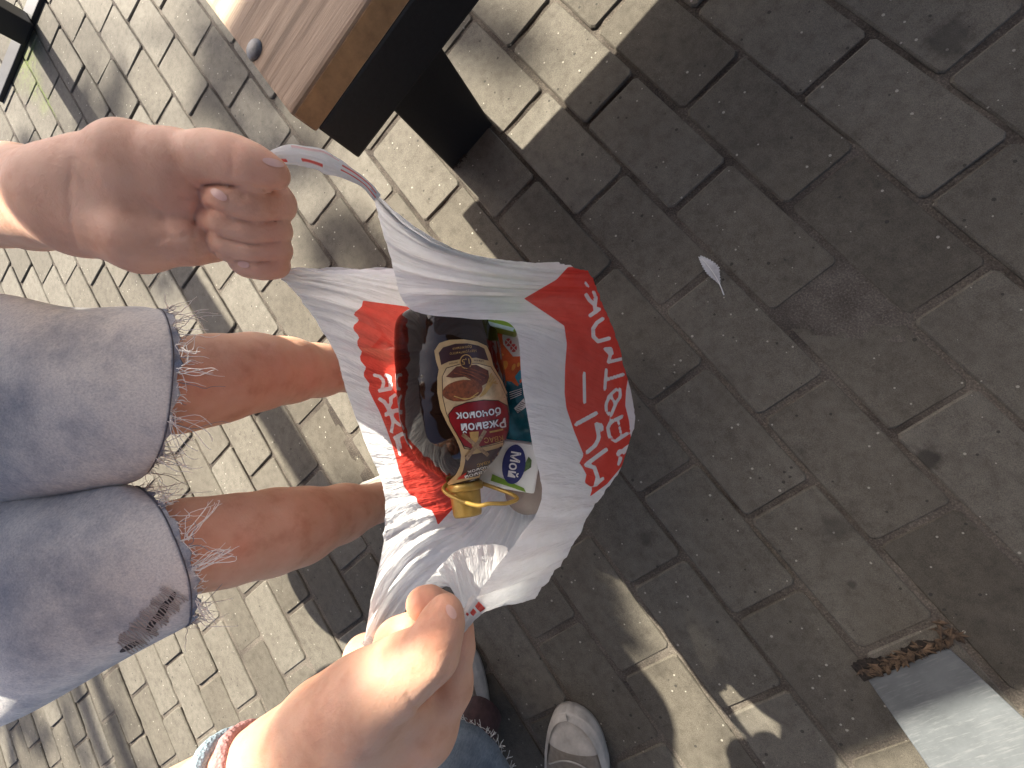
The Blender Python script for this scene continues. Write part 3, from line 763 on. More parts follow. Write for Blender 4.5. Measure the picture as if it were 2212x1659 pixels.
# bunches of long threads where the photograph shows them
def bunch(px0, px1, n, depth, spread, par):
    parts = []
    for _ in range(n):
        a = at(px0[0]+rng.normal(0, 5), px0[1]+rng.normal(0, 5), depth); e = at(px1[0]+rng.normal(0, spread), px1[1]+rng.normal(0, spread), depth+.004+rng.uniform(-.004, .012))
        mid = (a+e)/2+rng.normal(0, .004, 3); parts.append(tube_data(catmull([a, a*.7+mid*.3+rng.normal(0, .0012, 3), mid, e*.7+mid*.3+rng.normal(0, .0015, 3), e], 14), np.linspace(.00045, .00022, 14), 4))
    V, F = join_data(parts); o = mesh_obj("fringe", V, F, THREAD, par, True); o["kind"] = "stuff"
sl_ = [c for c in bpy.data.objects if c.parent == shorts]
bunch((392, 800), (450, 800), 5, .335, 12, sl_[0]); bunch((390, 760), (430, 735), 6, .335, 12, sl_[0]); bunch((368, 905), (430, 960), 8, .345, 18, sl_[0]); bunch((330, 990), (410, 1000), 7, .36, 18, sl_[0])
bunch((405, 1160), (462, 1085), 7, .345, 6, sl_[1]); bunch((418, 1225), (500, 1185), 14, .345, 7, sl_[1]); bunch((425, 1300), (455, 1330), 7, .35, 12, sl_[1]); bunch((350, 1085), (368, 1075), 6, .36, 14, sl_[1])
# torn patch with exposed threads on the right leg
tr = bvh_of(sl_[1])
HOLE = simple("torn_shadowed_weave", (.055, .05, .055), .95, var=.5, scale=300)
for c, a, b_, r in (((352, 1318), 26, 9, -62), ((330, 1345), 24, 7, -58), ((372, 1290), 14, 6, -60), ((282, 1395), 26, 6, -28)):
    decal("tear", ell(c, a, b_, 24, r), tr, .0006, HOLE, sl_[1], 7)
parts = []
for k in range(30):
    t = k/29; x, y = 378-105*t, 1282+120*t; q = []
    for s in np.linspace(-1, 1, 9):
        d = Vector(ray(x+s*24+rng.normal(0, .8)+5*math.sin(s*2+k), y+s*15+rng.normal(0, .8))).normalized(); h_, n_, i_, _d = tr.ray_cast(Vector(CAM_P), d)
        if h_: q.append(np.array(h_-d*(.0012+.0014*(1-s*s))))
    if len(q) > 4: parts.append(tube_data(q, .00055, 4))
V, F = join_data(parts); fo = mesh_obj("torn_threads", V, F, simple("pink_grey_thread", (.42, .37, .35), .9, var=.25), sl_[1], True); fo["kind"] = "stuff"

# ------------------------------------------------------------------ shoes
CANVAS = simple("beige_canvas", (.21, .185, .150), .9, var=.2, scale=120, bmp=.0008)
RUBBER = simple("off_white_rubber", (.43, .40, .35), .6, var=.22, scale=50)
BURG = simple("burgundy_lining", (.055, .028, .030), .85, var=.4, scale=90)
def shoe(toe, heel, parent, mirror=1, length=.265):
    """toe and heel: points on the ground"""
    toe = np.array([toe[0], toe[1], 0.]); ax_ = np.array([heel[0]-toe[0], heel[1]-toe[1], 0]); ax_ /= np.linalg.norm(ax_); sd_ = np.array([ax_[1], -ax_[0], 0])*mirror; up = np.array([0, 0, 1.])
    st = np.array([0, .012, .035, .075, .12, .17, .215, .25, .265])*length/.265
    hw = [.004, .024, .040, .0485, .049, .043, .037, .032, .012]; bias = [.0, -.002, -.003, -.002, .002, .004, .003, 0, 0]
    top = [.030, .036, .042, .050, .064, .085, .095, .098, .09]
    N = 60; ST = np.linspace(0, st[-1], N); f_ = lambda arr: np.interp(ST, st, arr)
    def smooth(a):
        for _ in range(3): a = np.concatenate([a[:1], (a[:-2]+2*a[1:-1]+a[2:])/4, a[-1:]])
        return a
    HW, BI, TP = smooth(f_(hw)), smooth(f_(bias)), smooth(f_(top))
    HW[:8] = .05*np.sqrt(np.clip(1-(1-ST[:8]/.06)**2, .004, 1))*.90*HW[8]/(.05*.90*math.sqrt(max(.01, 1-(1-ST[8]/.06)**2))) if ST[8] < .06 else HW[:8]
    root = bpy.data.objects.new("shoe", None); link(root, parent)
    def P(s, y, z): return toe+ax_*s+sd_*y+up*z
    # sole
    rings = []
    for s, w_, b_ in zip(ST, HW, BI):
        ring = []
        for (yy, zz) in ((-1, .003), (-1.02, .012), (-1.02, .024), (-.98, .029), (.98, .029), (1.02, .024), (1.02, .012), (1, .003)):
            ring.append(P(s, b_+yy*(w_+.0035), zz))
        rings.append(ring)
    V, F = loft(rings); mesh_obj("sole", V, F, RUBBER, root, True)
    # upper
    rings = []
    for s, w_, b_, t_ in zip(ST, HW, BI, TP):
        ring = []
        for k in range(17):
            a = math.pi*k/16; ring.append(P(s+.004, b_-math.cos(a)*w_*(1-.10*math.sin(a)), .026+(t_-.026)*math.sin(a)**.75))
        rings.append(ring)
    V, F = loft(rings, False, False); up_o = mesh_obj("upper", V, F, CANVAS, root, True)
    # rubber toe band standing a little proud of the canvas
    rings = []
    for i in range(0, 34):
        s, w_, b_ = ST[i], HW[i], BI[i]; h_ = .040-.010*i/33
        for sg in (-1, 1): pass
        rings.append((P(s, b_-(w_+.0036), .027), P(s+.002, b_-(w_-.002), h_), P(s+.002, b_+(w_-.002), h_), P(s, b_+(w_+.0036), .027)))
    Vv = []; Ff = []
    for r in rings: Vv += list(r)
    for i in range(len(rings)-1):
        o = i*4; Ff += [(o, o+4, o+5, o+1), (o+2, o+6, o+7, o+3)]
    # toe bumper: arc band across the front
    fr = []
    for i in range(11):
        s, w_, b_, t_ = ST[i], HW[i], BI[i], TP[i]; ring = []
        for k in range(17):
            a = math.pi*k/16; ring.append(P(s+.002, b_-math.cos(a)*(w_*(1-.10*math.sin(a))+.0022), .026+(t_+.0012-.026)*math.sin(a)**.75+.0012))
        fr.append(ring)
    V2, F2 = loft(fr, False, False); V, F = join_data([(Vv, Ff), (V2, F2)]); mesh_obj("toe_cap", V, F, RUBBER, root, True)
    # seam of the toe panel, tongue and laces
    i0 = 11
    arc = [P(ST[i0]+.006+.026*(abs(math.cos(math.pi*k/16))**2), BI[i0+3]-math.cos(math.pi*k/16)*HW[i0+4]*.93, .028+(TP[i0+2]-.026)*math.sin(math.pi*k/16)**.75+.0015) for k in range(17)]
    V, F = tube_data(catmull(arc, 40), .0012, 5); mesh_obj("welt", V, F, RUBBER, up_o, True)
    tg = []
    for i in range(24, 46):
        s, w_, b_, t_ = ST[i], HW[i], BI[i], TP[i]; wv_ = .34+.012*(i-24)
        tg.append([P(s+.004, b_+yy*w_*wv_, .026+(t_-.026)*math.cos(yy*wv_*1.35)**.75+.0022) for yy in np.linspace(-1, 1, 9)])
    V, F = loft(tg, False, False); mesh_obj("tongue", V, F, BURG, root, True)
    for j in range(4):
        i = 26+j*5; s, w_, b_, t_ = ST[i], HW[i], BI[i], TP[i]
        q = [P(s+.004+.006*yy*(-1)**j, b_+yy*w_*.48, .026+(t_-.026)*math.cos(yy*.62)**.75+.0048) for yy in np.linspace(-1, 1, 9)]
        V, F = tube_data(q, .0022, 6); mesh_obj("lace", V, F, BURG, root, True)
    return root
shoe(gnd(990, 800), gnd(800, 815), person, 1, .235)
shoe(gnd(1000, 1030), gnd(800, 1075), person, -1, .235)

# ------------------------------------------------------------------ person opposite: jeans and canvas shoes
p2 = thing("person", "person in frayed grey-blue jeans and beige canvas shoes with burgundy linings, standing in shade", "person", (1.75, .5, 0))
shoe(gnd(1237, 1513)[:2], gnd(1262, 1760)[:2], p2, 1, .27)
shoe(gnd(1003, 1382)[:2], gnd(1008, 1640)[:2], p2, -1, .27)
def jeans_leg(hem, knee, hip, sq):
    path = catmull([hem, hem*.5+knee*.5, knee, knee*.6+hip*.4+np.array([0, 0, .01]), hip], 40); rad = np.interp(np.linspace(0, 1, 40), [0, .25, .5, .7, 1], [.070, .066, .072, .082, .098])
    N, K = 40, 44; Tn = np.gradient(path, axis=0); Tn /= np.linalg.norm(Tn, axis=1)[:, None]; u = np.cross(Tn[0], [.3, 1, .1]); rings = []
    for i in range(N):
        t = i/(N-1); u = u-Tn[i]*(u@Tn[i]); u /= np.linalg.norm(u); v = np.cross(Tn[i], u); ring = []
        for k in range(K):
            a = 2*math.pi*k/K; w_ = 1+.05*math.sin(2*a+9*t+sq)+.03*math.sin(5*a-17*t)+.02*math.sin(3*a+31*t)+(.02*math.sin(13*a) if i == 0 else 0); ring.append(path[i]+rad[i]*w_*(math.cos(a)*u+math.sin(a)*v))
        rings.append(ring)
    inner = [[np.mean(r, 0)+(p-np.mean(r, 0))*.95 for p in r] for r in rings[:12]]
    V, F = loft(rings[::-1]+inner, True, True); o = mesh_obj("jeans_leg", V, F, DENIM2, p2, True)
    parts = []
    for _ in range(220):
        k = int(rng.integers(K)); p = np.array(rings[0][k]); q = [p]; d = -Tn[0]+rng.normal(0, .6, 3)
        for s in range(4): d = d+rng.normal(0, .3, 3); d /= np.linalg.norm(d); q.append(q[-1]+d*rng.uniform(.001, .0045))
        parts.append(tube_data(q, .0005, 4))
    V, F = join_data(parts); fo = mesh_obj("fringe", V, F, MATS.get("frayed_edge") or simple("frayed_edge", (.45, .46, .45), .9), o, True); fo["kind"] = "stuff"
    V, F = tube_data([hem-Tn[0]*.065, hem-Tn[0]*.02, hem+Tn[0]*.06], [.033, .034, .038], 20); mesh_obj("sock", V, F, BURG, p2, True)
h1 = at(1008, 1628, .60); h2 = np.array([1.815, .545, .115])
for h_, sq in ((h1, .4), (h2, 1.7)):
    kn = h_+np.array([.05, -.035, .31]); jeans_leg(h_, kn, kn+np.array([.36, -.23, .02]), sq)

# ================================================================== hair ties
def hair_tie(name, label, c, ax_px, r, thick, col, wob):
    c0 = at(*c); a1 = at(c[0]+ax_px[0], c[1]+ax_px[1], c[2]-.002)-c0; a1 /= np.linalg.norm(a1); u = np.cross(a1, CAM_R[2]); u /= np.linalg.norm(u); v = np.cross(a1, u)
    pts_ = [c0+r*(math.cos(t)*u*.98+math.sin(t)*v)+a1*wob*math.sin(2*t+.6) for t in [2*math.pi*k/72 for k in range(72)]]
    V, F = tube_data(pts_, [thick*(1+.05*math.sin(.9*k)+.04*math.sin(2.3*k)) for k in range(72)], 12, True)
    mt, n, b = mat(name+"_knit"); co = coords(n); w_ = n.nodes.new("ShaderNodeTexVoronoi"); w_.inputs["Scale"].default_value = 520; n.links.new(co, w_.inputs["Vector"])
    n.links.new(ramp(n, w_.outputs["Distance"], [(.0, tuple(min(1, x*1.1) for x in col)), (.6, tuple(x*.7 for x in col))]).outputs[0], b.inputs["Base Color"]); b.inputs["Roughness"].default_value = .95; bump(n, b, w_.outputs["Distance"], .8, .001)
    tag(mesh_obj(name, V, F, mt, None, True), label, "hair tie")
hair_tie("hair_tie", "pale blue fabric hair tie worn round the wrist", (498, 1710, .2344), (-83, 55), .0284, .0053, (.36, .47, .53), .002)
hair_tie("hair_tie", "dusty pink fabric hair tie worn round the wrist beside a blue one", (548, 1680, .2330), (-83, 58), .0271, .0047, (.58, .30, .28), .004)

# ================================================================== carrier bag
STN = [  # rim, mid, belly  (x, y, depth)
 ((603, 588, .262), (770, 610, .35), (930, 650, .46)),      # 0 strand at the little finger
 ((650, 648, .285), (775, 685, .365), (880, 730, .47)),
 ((722, 760, .312), (800, 785, .375), (862, 800, .475)),
 ((747, 842, .325), (812, 862, .38), (858, 865, .475)),
 ((790, 960, .332), (845, 965, .383), (892, 960, .455)),
 ((828, 1058, .335), (882, 1055, .378), (935, 1050, .435)),
 ((826, 1180, .312), (892, 1135, .365), (965, 1110, .423)),
 ((788, 1380, .258), (880, 1235, .335), (995, 1160, .402)),   # 7 strand under the right hand
 ((850, 1345, .285), (930, 1270, .335), (1010, 1225, .375)),
 ((945, 1230, .335), (970, 1260, .342), (990, 1305, .345)),
 ((1000, 1184, .348), (1015, 1245, .355), (1040, 1312, .357)),
 ((1092, 1181, .348), (1090, 1240, .357), (1105, 1302, .364)),
 ((1075, 1240, .318), (1085, 1270, .343), (1135, 1294, .368)),
 ((1003, 1342, .250), (1075, 1315, .313), (1160, 1285, .362)), # 13 strand pinched in the right hand
 ((1068, 1232, .290), (1150, 1220, .333), (1232, 1190, .378)),
 ((1168, 1086, .333), (1228, 1100, .365), (1284, 1094, .405)),
 ((1150, 960, .348), (1246, 990, .38), (1336, 1020, .435)),
 ((1128, 830, .350), (1235, 860, .385), (1372, 905, .465)),
 ((1109, 706, .345), (1225, 735, .38), (1352, 800, .46)),
 ((1010, 688, .332), (1160, 690, .375), (1330, 725, .455)),
 ((885, 666, .315), (1075, 650, .37), (1306, 668, .45)),
 ((845, 560, .296), (1040, 610, .36), (1290, 622, .445)),
 ((808, 424, .270), (1000, 550, .345), (1272, 588, .435)),   # 22 strand from the thumb
 ((814, 421, .272), (1010, 556, .36), (1262, 583, .435)),
 ((925, 518, .325), (1070, 560, .385), (1225, 572, .435)),
 ((1035, 578, .375), (1100, 572, .405), (1185, 568, .435)),
 ((865, 580, .335), (960, 588, .40), (1080, 600, .455)),
 ((705, 583, .285), (850, 590, .375), (990, 620, .465)),
]
nS = len(STN); NT, NSS, NB = nS*16, 90, 36
R0 = catmull([at(*s[0]) for s in STN], NT, True); R1_ = catmull([at(*s[1]) for s in STN], NT, True); R2_ = catmull([at(*s[2]) for s in STN], NT, True)
BOT = np.array([1.245, .930, .115])
TH = np.arange(NT)/NT*nS
rows = []; SP = []
ctrl = 2*R1_-.5*(R0+R2_)
for i in range(NSS):
    s = i/(NSS-1); rows.append((1-s)**2*R0+2*s*(1-s)*ctrl+s*s*R2_); SP.append(s)
for i in range(1, NB):
    t = i/(NB-1); p = R2_+(BOT-R2_)*(t**1.7) if False else R2_.copy(); p[:, :2] = R2_[:, :2]+(BOT[:2]-R2_[:, :2])*(t**1.8)*.985; p[:, 2] = R2_[:, 2]+(BOT[2]-R2_[:, 2])*(1-(1-t)**2.2); rows.append(p); SP.append(1+t)
G = np.array(rows); SP = np.array(SP)                      # (rows, NT, 3)
# pleats running down from the pinched handles and a finer crumple
dth = np.roll(G, -1, 1)-np.roll(G, 1, 1); ds = np.gradient(G, axis=0); Nn = np.cross(dth, ds); wid = np.linalg.norm(dth, axis=2); Nn /= np.linalg.norm(Nn, axis=2)[..., None]+1e-12
ple = np.zeros((len(rows), NT)); r_ = np.random.default_rng(11)
for k in range(14):
    fq = r_.integers(24, 120); ph = r_.uniform(0, 6.28); dr = r_.normal(0, 3.0)
    w_ = np.sin(TH[None, :]*2*math.pi*fq/nS+ph+dr*SP[:, None]); ple += (np.abs(w_)*2-1 if k % 2 else w_)*(40./(fq+20))
pinch = np.zeros(NT)
for c in (0, 7, 13, 22.5): d = np.abs((TH-c+nS/2) % nS-nS/2); pinch = np.maximum(pinch, np.exp(-(d/2.4)**2))
amp = np.minimum(.0013, .11*wid*8)*(pinch[None, :]*1.0*np.exp(-SP[:, None]*.9)+.16)
amp *= np.clip(SP[:, None]*9+.25, 0, 1)
G = G+Nn*(ple*amp)[..., None]
for c, wd_, a_, s0, s1 in ((.6, .16, .004, 0, .9), (1.15, .14, .0045, 0, 1.0), (1.9, .16, .003, 0, .9), (27.4, .14, .0035, 0, .9), (5.6, .16, .004, .0, .9), (6.3, .15, .005, 0, 1.), (6.75, .12, .004, 0, 1.), (7.6, .2, .003, 0, .9),
                          (13.5, .18, .0045, 0, .95), (14.1, .15, .005, 0, 1.), (14.6, .15, .004, 0, 1.), (20.3, .18, .004, .0, .9), (20.9, .16, .005, 0, 1.), (21.4, .14, .005, 0, 1.), (21.8, .12, .0045, 0, 1.), (19.4, .2, .003, 0, .8), (24.5, .3, .003, 0, .9), (18.2, .22, .003, .2, 1.1), (3.4, .2, .0025, 0, .6), (4.4, .22, .003, 0, .6)):
    d = (TH-c+nS/2) % nS-nS/2; tri = np.clip(1-np.abs(d)/wd_, 0, 1)-.5*np.clip(1-np.abs(d-1.4*wd_)/wd_, 0, 1)
    u_ = np.clip((SP-s0)/(s1-s0), 0, 1); env = np.sin(math.pi*u_)**.6*(1-.35*u_)
    G = G+Nn*(tri[None, :]*env[:, None]*np.minimum(a_, 9*wid*wd_))[..., None]
cr_ = np.zeros((len(rows), NT))
for i in range(len(rows)):
    for j in range(NT):
        p = G[i, j]; cr_[i, j] = noise.noise(Vector(p*34))*.7+.5*abs(noise.noise(Vector(p*80)))+.22*abs(noise.noise(Vector(p*190)))
G = G+Nn*(.0018*cr_*np.clip(SP*3, .15, 1)[:, None]*np.minimum(1, wid/.0022))[..., None]
idx = np.arange(len(rows)*NT).reshape(len(rows), NT)
q = np.stack([idx[:-1], np.roll(idx[:-1], -1, 1), np.roll(idx[1:], -1, 1), idx[1:]], -1).reshape(-1, 4)
GV = G.reshape(-1, 3); QF = [tuple(f) for f in q]+[tuple(idx[-1])[::-1]]
# --- print on the film
def sdist(P, poly):
    P = P[:, None, :]; a = np.array(poly, float); b_ = np.roll(a, -1, 0); e = (b_-a)[None]; w_ = P-a[None]
    t = np.clip((w_*e).sum(2)/((e*e).sum(2)+1e-9), 0, 1); d = np.linalg.norm(w_-e*t[..., None], axis=2).min(1)
    c = ((a[None, :, 1] > P[..., 1]) != (b_[None, :, 1] > P[..., 1])) & (P[..., 0] < (b_-a)[None, :, 0]*(P[..., 1]-a[None, :, 1])/((b_-a)[None, :, 1]+1e-9)+a[None, :, 0])
    return np.where(c.sum(1) % 2 == 1, -d, d)
def strokes_d(P, strokes):
    d = np.full(len(P), 99.)
    for pts_, hw in strokes:
        for a, b_ in zip(pts_[:-1], pts_[1:]):
            a = np.array(a, float); e = np.array(b_, float)-a; w_ = P-a; t = np.clip((w_@e)/(e@e+1e-9), 0, 1); d = np.minimum(d, np.linalg.norm(w_-t[:, None]*e, axis=1)-hw)
    return d
kR = lambda x, y: (1188+.3253*x, 567+.3253*y)
kL = lambda x, y: (729+.16274*x, 756+.16274*y)
kC = lambda x, y: (702+.3905*x, 540+.3905*y)
redR = [kR(*p) for p in ((120, 30), (240, 28), (300, 110), (360, 270), (440, 470), (500, 630), (520, 760), (505, 850), (500, 950), (525, 1050), (545, 1230), (480, 1350), (380, 1470), (265, 1555), (282, 1500), (268, 1488), (230, 1462), (242, 1410), (222, 1370), (195, 1330), (225, 1280), (160, 1120), (110, 970), (97, 870), (100, 700), (112, 540), (95, 420), (0, 355))]+[(1132, 645), (1202, 604)]
redL = [kC(*p) for p in ((210, 280), (203, 315), (165, 345), (158, 360), (190, 380), (180, 400), (152, 420), (160, 445), (192, 480), (178, 505), (180, 530), (206, 565), (192, 592), (198, 615), (228, 650), (214, 680), (216, 700), (246, 740), (240, 770), (268, 830), (300, 890), (340, 990), (372, 1080), (400, 1180), (410, 1225), (430, 1262), (432, 1300), (470, 1355), (505, 1368), (512, 1400), (545, 1428), (590, 1440), (612, 1480), (624, 1522), (700, 1440), (760, 1380), (900, 1200), (900, 500), (620, 335))]
letR = [([kR(*p) for p in s], h) for s, h in (
 (((227, 735), (230, 930)), 3.4), (((174, 1074), (306, 1002)), 4.6), (((348, 1104), (335, 1075), (308, 1072), (318, 1120), (326, 1165), (300, 1215), (245, 1262)), 4.2),
 (((374, 1242), (240, 1342)), 4.4), (((240, 1345), (295, 1362), (318, 1430), (304, 1476)), 4.4), (((304, 1476), (352, 1434)), 3.6),
 (((456, 1338), (470, 1300), (450, 1272), (462, 1250), (492, 1268), (494, 1240), (528, 1215)), 3.6),
 (((480, 1022), (402, 1060), (384, 1100), (396, 1160), (436, 1186), (512, 1136)), 3.8), (((452, 1046), (474, 1150)), 2.6),
 (((402, 1020), (374, 985), (372, 940), (400, 880), (440, 842), (464, 842), (468, 890), (440, 930), (404, 1018)), 3.3), (((388, 880), (440, 935)), 3.),
 (((374, 712), (364, 845)), 3.3), (((368, 780), (486, 744)), 3.7), (((476, 640), (388, 662), (402, 610), (366, 574), (404, 572), (412, 605)), 3.6),
 (((392, 504), (320, 524), (288, 492), (286, 440), (312, 400), (350, 374)), 4.2), (((326, 310), (268, 352)), 4.2), (((304, 330), (296, 280), (262, 250), (240, 214)), 4.2), (((300, 285), (306, 236), (290, 196)), 3.6), (((234, 134), (252, 160)), 3.))]
letL = [([kL(*p) for p in s], h) for s, h in (
 (((490, 335), (560, 350), (605, 400), (612, 440), (590, 520)), 3.6), (((645, 335), (695, 360), (690, 410), (708, 460), (700, 515)), 4.0), (((705, 510), (560, 540)), 4.2),
 (((560, 652), (625, 690), (672, 770), (684, 800)), 4.0), (((762, 598), (705, 640), (712, 700), (680, 770)), 3.6), (((645, 856), (700, 826), (800, 800), (850, 800)), 4.6), (((712, 860), (738, 960), (715, 1085)), 3.4), (((718, 880), (770, 955), (835, 1000)), 3.4),
 (((765, 1165), (870, 1110)), 4.6), (((775, 1180), (830, 1395)), 2.8), (((815, 1190), (843, 1300)), 2.4))]
pp = pxs(GV); th_v = np.tile(TH, len(rows)); sp_v = np.repeat(SP, NT)
dR = np.maximum(sdist(pp[:, :2], redR), -strokes_d(pp[:, :2], letR)); dL = np.maximum(sdist(pp[:, :2], redL), -strokes_d(pp[:, :2], letL))
onR = (th_v > 13.6) & (th_v < 25.6) & (sp_v < 1.35) & (sp_v > .05); onL = ((th_v < 8.4) | (th_v > 26.4)) & (sp_v < 1.6)
ink = np.where(onR, dR, np.where(onL, dL, 20.)); ink = np.where(sp_v > 1.8, 20, ink)
def film_material():
    mt, n, b = mat("bag_film")
    at_ = n.nodes.new("ShaderNodeAttribute"); at_.attribute_name = "ink"
    mr = n.nodes.new("ShaderNodeMapRange"); n.links.new(at_.outputs["Fac"], mr.inputs[0]); mr.inputs[1].default_value = .5; mr.inputs[2].default_value = -.5
    co = coords(n); mp = noise_tex(n, 60, 4, .6, co); f = noise_tex(n, 260, 3, .7, co)
    white = ramp(n, mp.outputs[0], [(.3, (.86, .86, .85)), (.7, (.92, .92, .92))])
    red = ramp(n, mp.outputs[0], [(.3, (.74, .070, .050)), (.7, (.82, .095, .068))])
    c = mixc(n, mr.outputs[0], white.outputs[0], red.outputs[0])
    n.links.new(c, b.inputs["Base Color"]); b.inputs["Roughness"].default_value = .27; b.inputs["Specular IOR Level"].default_value = .5
    fl = n.nodes.new("ShaderNodeAttribute"); fl.attribute_name = "flow"
    st = noise_tex(n, 1.0, 4, .6, fl.outputs["Vector"]); st2 = noise_tex(n, 2.7, 3, .6, fl.outputs["Vector"])
    rd = math_n(n, 'ABSOLUTE', math_n(n, 'SUBTRACT', st.outputs[0], .5)); rd2 = math_n(n, 'ABSOLUTE', math_n(n, 'SUBTRACT', st2.outputs[0], .5))
    nb_ = bump(n, b, rd, .6, .011, bump(n, None, rd2, .35, .004, bump(n, None, mp.outputs[0], .35, .002, bump(n, None, f.outputs[0], .2, .0006))))
    tl = n.nodes.new("ShaderNodeBsdfTranslucent"); n.links.new(c, tl.inputs[0]); n.links.new(nb_, tl.inputs["Normal"])
    mx = n.nodes.new("ShaderNodeMixShader"); mx.inputs[0].default_value = .55; n.links.new(b.outputs[0], mx.inputs[1]); n.links.new(tl.outputs[0], mx.inputs[2])
    tp = n.nodes.new("ShaderNodeBsdfTransparent"); m2 = n.nodes.new("ShaderNodeMixShader"); m2.inputs[0].default_value = .05
    n.links.new(mx.outputs[0], m2.inputs[1]); n.links.new(tp.outputs[0], m2.inputs[2])
    n.links.new(m2.outputs[0], n.nodes["Material Output"].inputs[0]); return mt
FILM = film_material()
bag = thing("carrier_bag", "white plastic carrier bag with red printed patches, held open by its handles", "bag", (1.245, .93, .115))
bo = mesh_obj("bag_body", GV, QF, FILM, bag, True)
at_ = bo.data.attributes.new("ink", 'FLOAT', 'POINT'); at_.data.foreach_set("value", ink)
fl_ = bo.data.attributes.new("flow", 'FLOAT_VECTOR', 'POINT'); fl_.data.foreach_set("vector", np.stack([th_v*3.2+.35*np.sin(3*sp_v+th_v), sp_v*1.1, 0*sp_v], 1).ravel())
def handle(path, wpx, name, inkspots):
    P_ = catmull([at(*p) for p in path], 120); wd = np.interp(np.linspace(0, 1, 120), np.linspace(0, 1, len(wpx)), wpx); dep = np.interp(np.linspace(0, 1, 120), np.linspace(0, 1, len(path)), [p[2] for p in path])
    T_ = np.gradient(P_, axis=0); T_ /= np.linalg.norm(T_, axis=1)[:, None]; rings = []; K = 40; iv = []
    for i in range(120):
        s = np.cross(T_[i], CAM_R[2]); s /= np.linalg.norm(s); u = np.cross(s, T_[i]); r = wd[i]*dep[i]/FP; ring = []
        for k in range(K):
            a = 2*math.pi*k/K; rr = r*(1+.16*math.sin(5*a+i*.05)+.12*math.sin(9*a-i*.09)+.05*math.sin(i*.5+3*a)); ring.append(P_[i]+rr*(math.cos(a)*s+.62*math.sin(a)*u)); 
            v_ = 5.
            for (i0, i1, a0, aw) in inkspots:
                if i0 <= i <= i1: v_ = min(v_, (abs((a-a0+math.pi) % (2*math.pi)-math.pi)-aw)*8)
            iv.append(v_)
        rings.append(ring)
    V, F = loft(rings); o = mesh_obj(name, V, F, FILM, bag, True); q_ = o.data.attributes.new("ink", 'FLOAT', 'POINT'); q_.data.foreach_set("value", iv); q2 = o.data.attributes.new('flow', 'FLOAT_VECTOR', 'POINT'); q2.data.foreach_set('vector', np.array([[k*.55, i*.045, 3.] for i in range(120) for k in range(K)]).ravel()); return o
pi = math.pi
handle([(600, 592, .264), (585, 560, .272), (560, 500, .262), (555, 430, .258), (570, 372, .244), (590, 341, .238), (640, 337, .243), (700, 350, .254), (750, 372, .261), (790, 398, .267), (816, 428, .272)], [9, 10, 11, 11, 11, 13, 19, 20, 12, 9, 9], "handle",
       [(62, 66, 3.6, .22), (73, 82, 3.9, .16), (92, 118, 4.4, .10), (92, 116, 5.2, .09), (94, 119, 5.9, .07), (70, 90, 5.6, .05)])
handle([(788, 1382, 0.2560), (820, 1400, 0.2579), (880, 1400, 0.2484), (940, 1380, 0.2484), (985, 1362, 0.2484), (1010, 1333, 0.2522), (1035, 1300, 0.2579)], [10, 12, 14, 13, 11, 13, 20], "handle", [(104, 109, 4.7, .35), (112, 118, 4.5, .5), (100, 102, 5.2, .2)])

# ================================================================== things in the bag
def bottle_material():
    mt, n, b = mat("dark_kvass_pet")
    co = coords(n); a = noise_tex(n, 26, 3, .5, co)
    n.links.new(ramp(n, a.outputs[0], [(.3, (.010, .004, .003)), (.7, (.022, .009, .006))]).outputs[0], b.inputs["Base Color"])
    b.inputs["Roughness"].default_value = .07; b.inputs["Specular IOR Level"].default_value = .5
    bump(n, b, a.outputs[0], .22, .006); return mt
bt = thing("bottle", "dark brown plastic drink bottle with gold cap and bread picture label, lying in the bag", "bottle", at(980, 860, .42))
bA, bB = at(957, 664, .408), at(1003, 1048, .408); bx = (bB-bA); bL = np.linalg.norm(bx); bx /= bL; bu = np.cross(bx, CAM_R[2]); bu /= np.linalg.norm(bu); bv = np.cross(bx, bu)
prof = [(0, .030), (.015, .042), (.05, .049), (.12, .0525), (.25, .0555), (.42, .0575), (.58, .0575), (.70, .0545), (.79, .0480), (.86, .0385), (.92, .0265), (.96, .0175), (1.0, .0165)]
pt = np.linspace(0, 1, 90); pr = np.interp(pt, [p[0] for p in prof], [p[1] for p in prof])
for _ in range(4): pr[1:-1] = (pr[:-2]+2*pr[1:-1]+pr[2:])/4
rings = [[bA+bx*bL*t+r*(1+.004*math.sin(5*a+9*t))*(math.cos(a)*bu+math.sin(a)*bv) for a in [2*pi*k/72 for k in range(72)]] for t, r in zip(pt, pr)]
V, F = loft(rings); bb = mesh_obj("bottle_body", V, F, bottle_material(), bt, True)
GOLD = simple("gold_plastic", (.42, .27, .065), .32, .35, .15, 80)
def lathe(name, prof_, c, ax_, material, parent, K=48, knurl=0):
    u = np.cross(ax_, [.2, .3, .9]); u /= np.linalg.norm(u); v = np.cross(ax_, u)
    rings = [[c+ax_*t+r*(1+knurl*math.cos(K/2*a))*(math.cos(a)*u+math.sin(a)*v) for a in [2*pi*k/K for k in range(K)]] for t, r in prof_]
    V, F = loft(rings); return mesh_obj(name, V, F, material, parent, True)
c0 = at(1003, 1046, .408); c1 = at(1011, 1114, .402); ca = c1-c0; cl_ = np.linalg.norm(ca); ca /= cl_
cap = lathe("cap", [(.000, .0160), (.001, .0165), (.0085, .0162), (.009, .0160), (cl_*.92, .0150), (cl_, .0140)], c0, ca, GOLD, bt, 60)
lathe("collar", [(-.002, .0180), (0., .0196), (.005, .0196), (.0065, .0188), (.0068, .0165)], c0, ca, GOLD, bt)
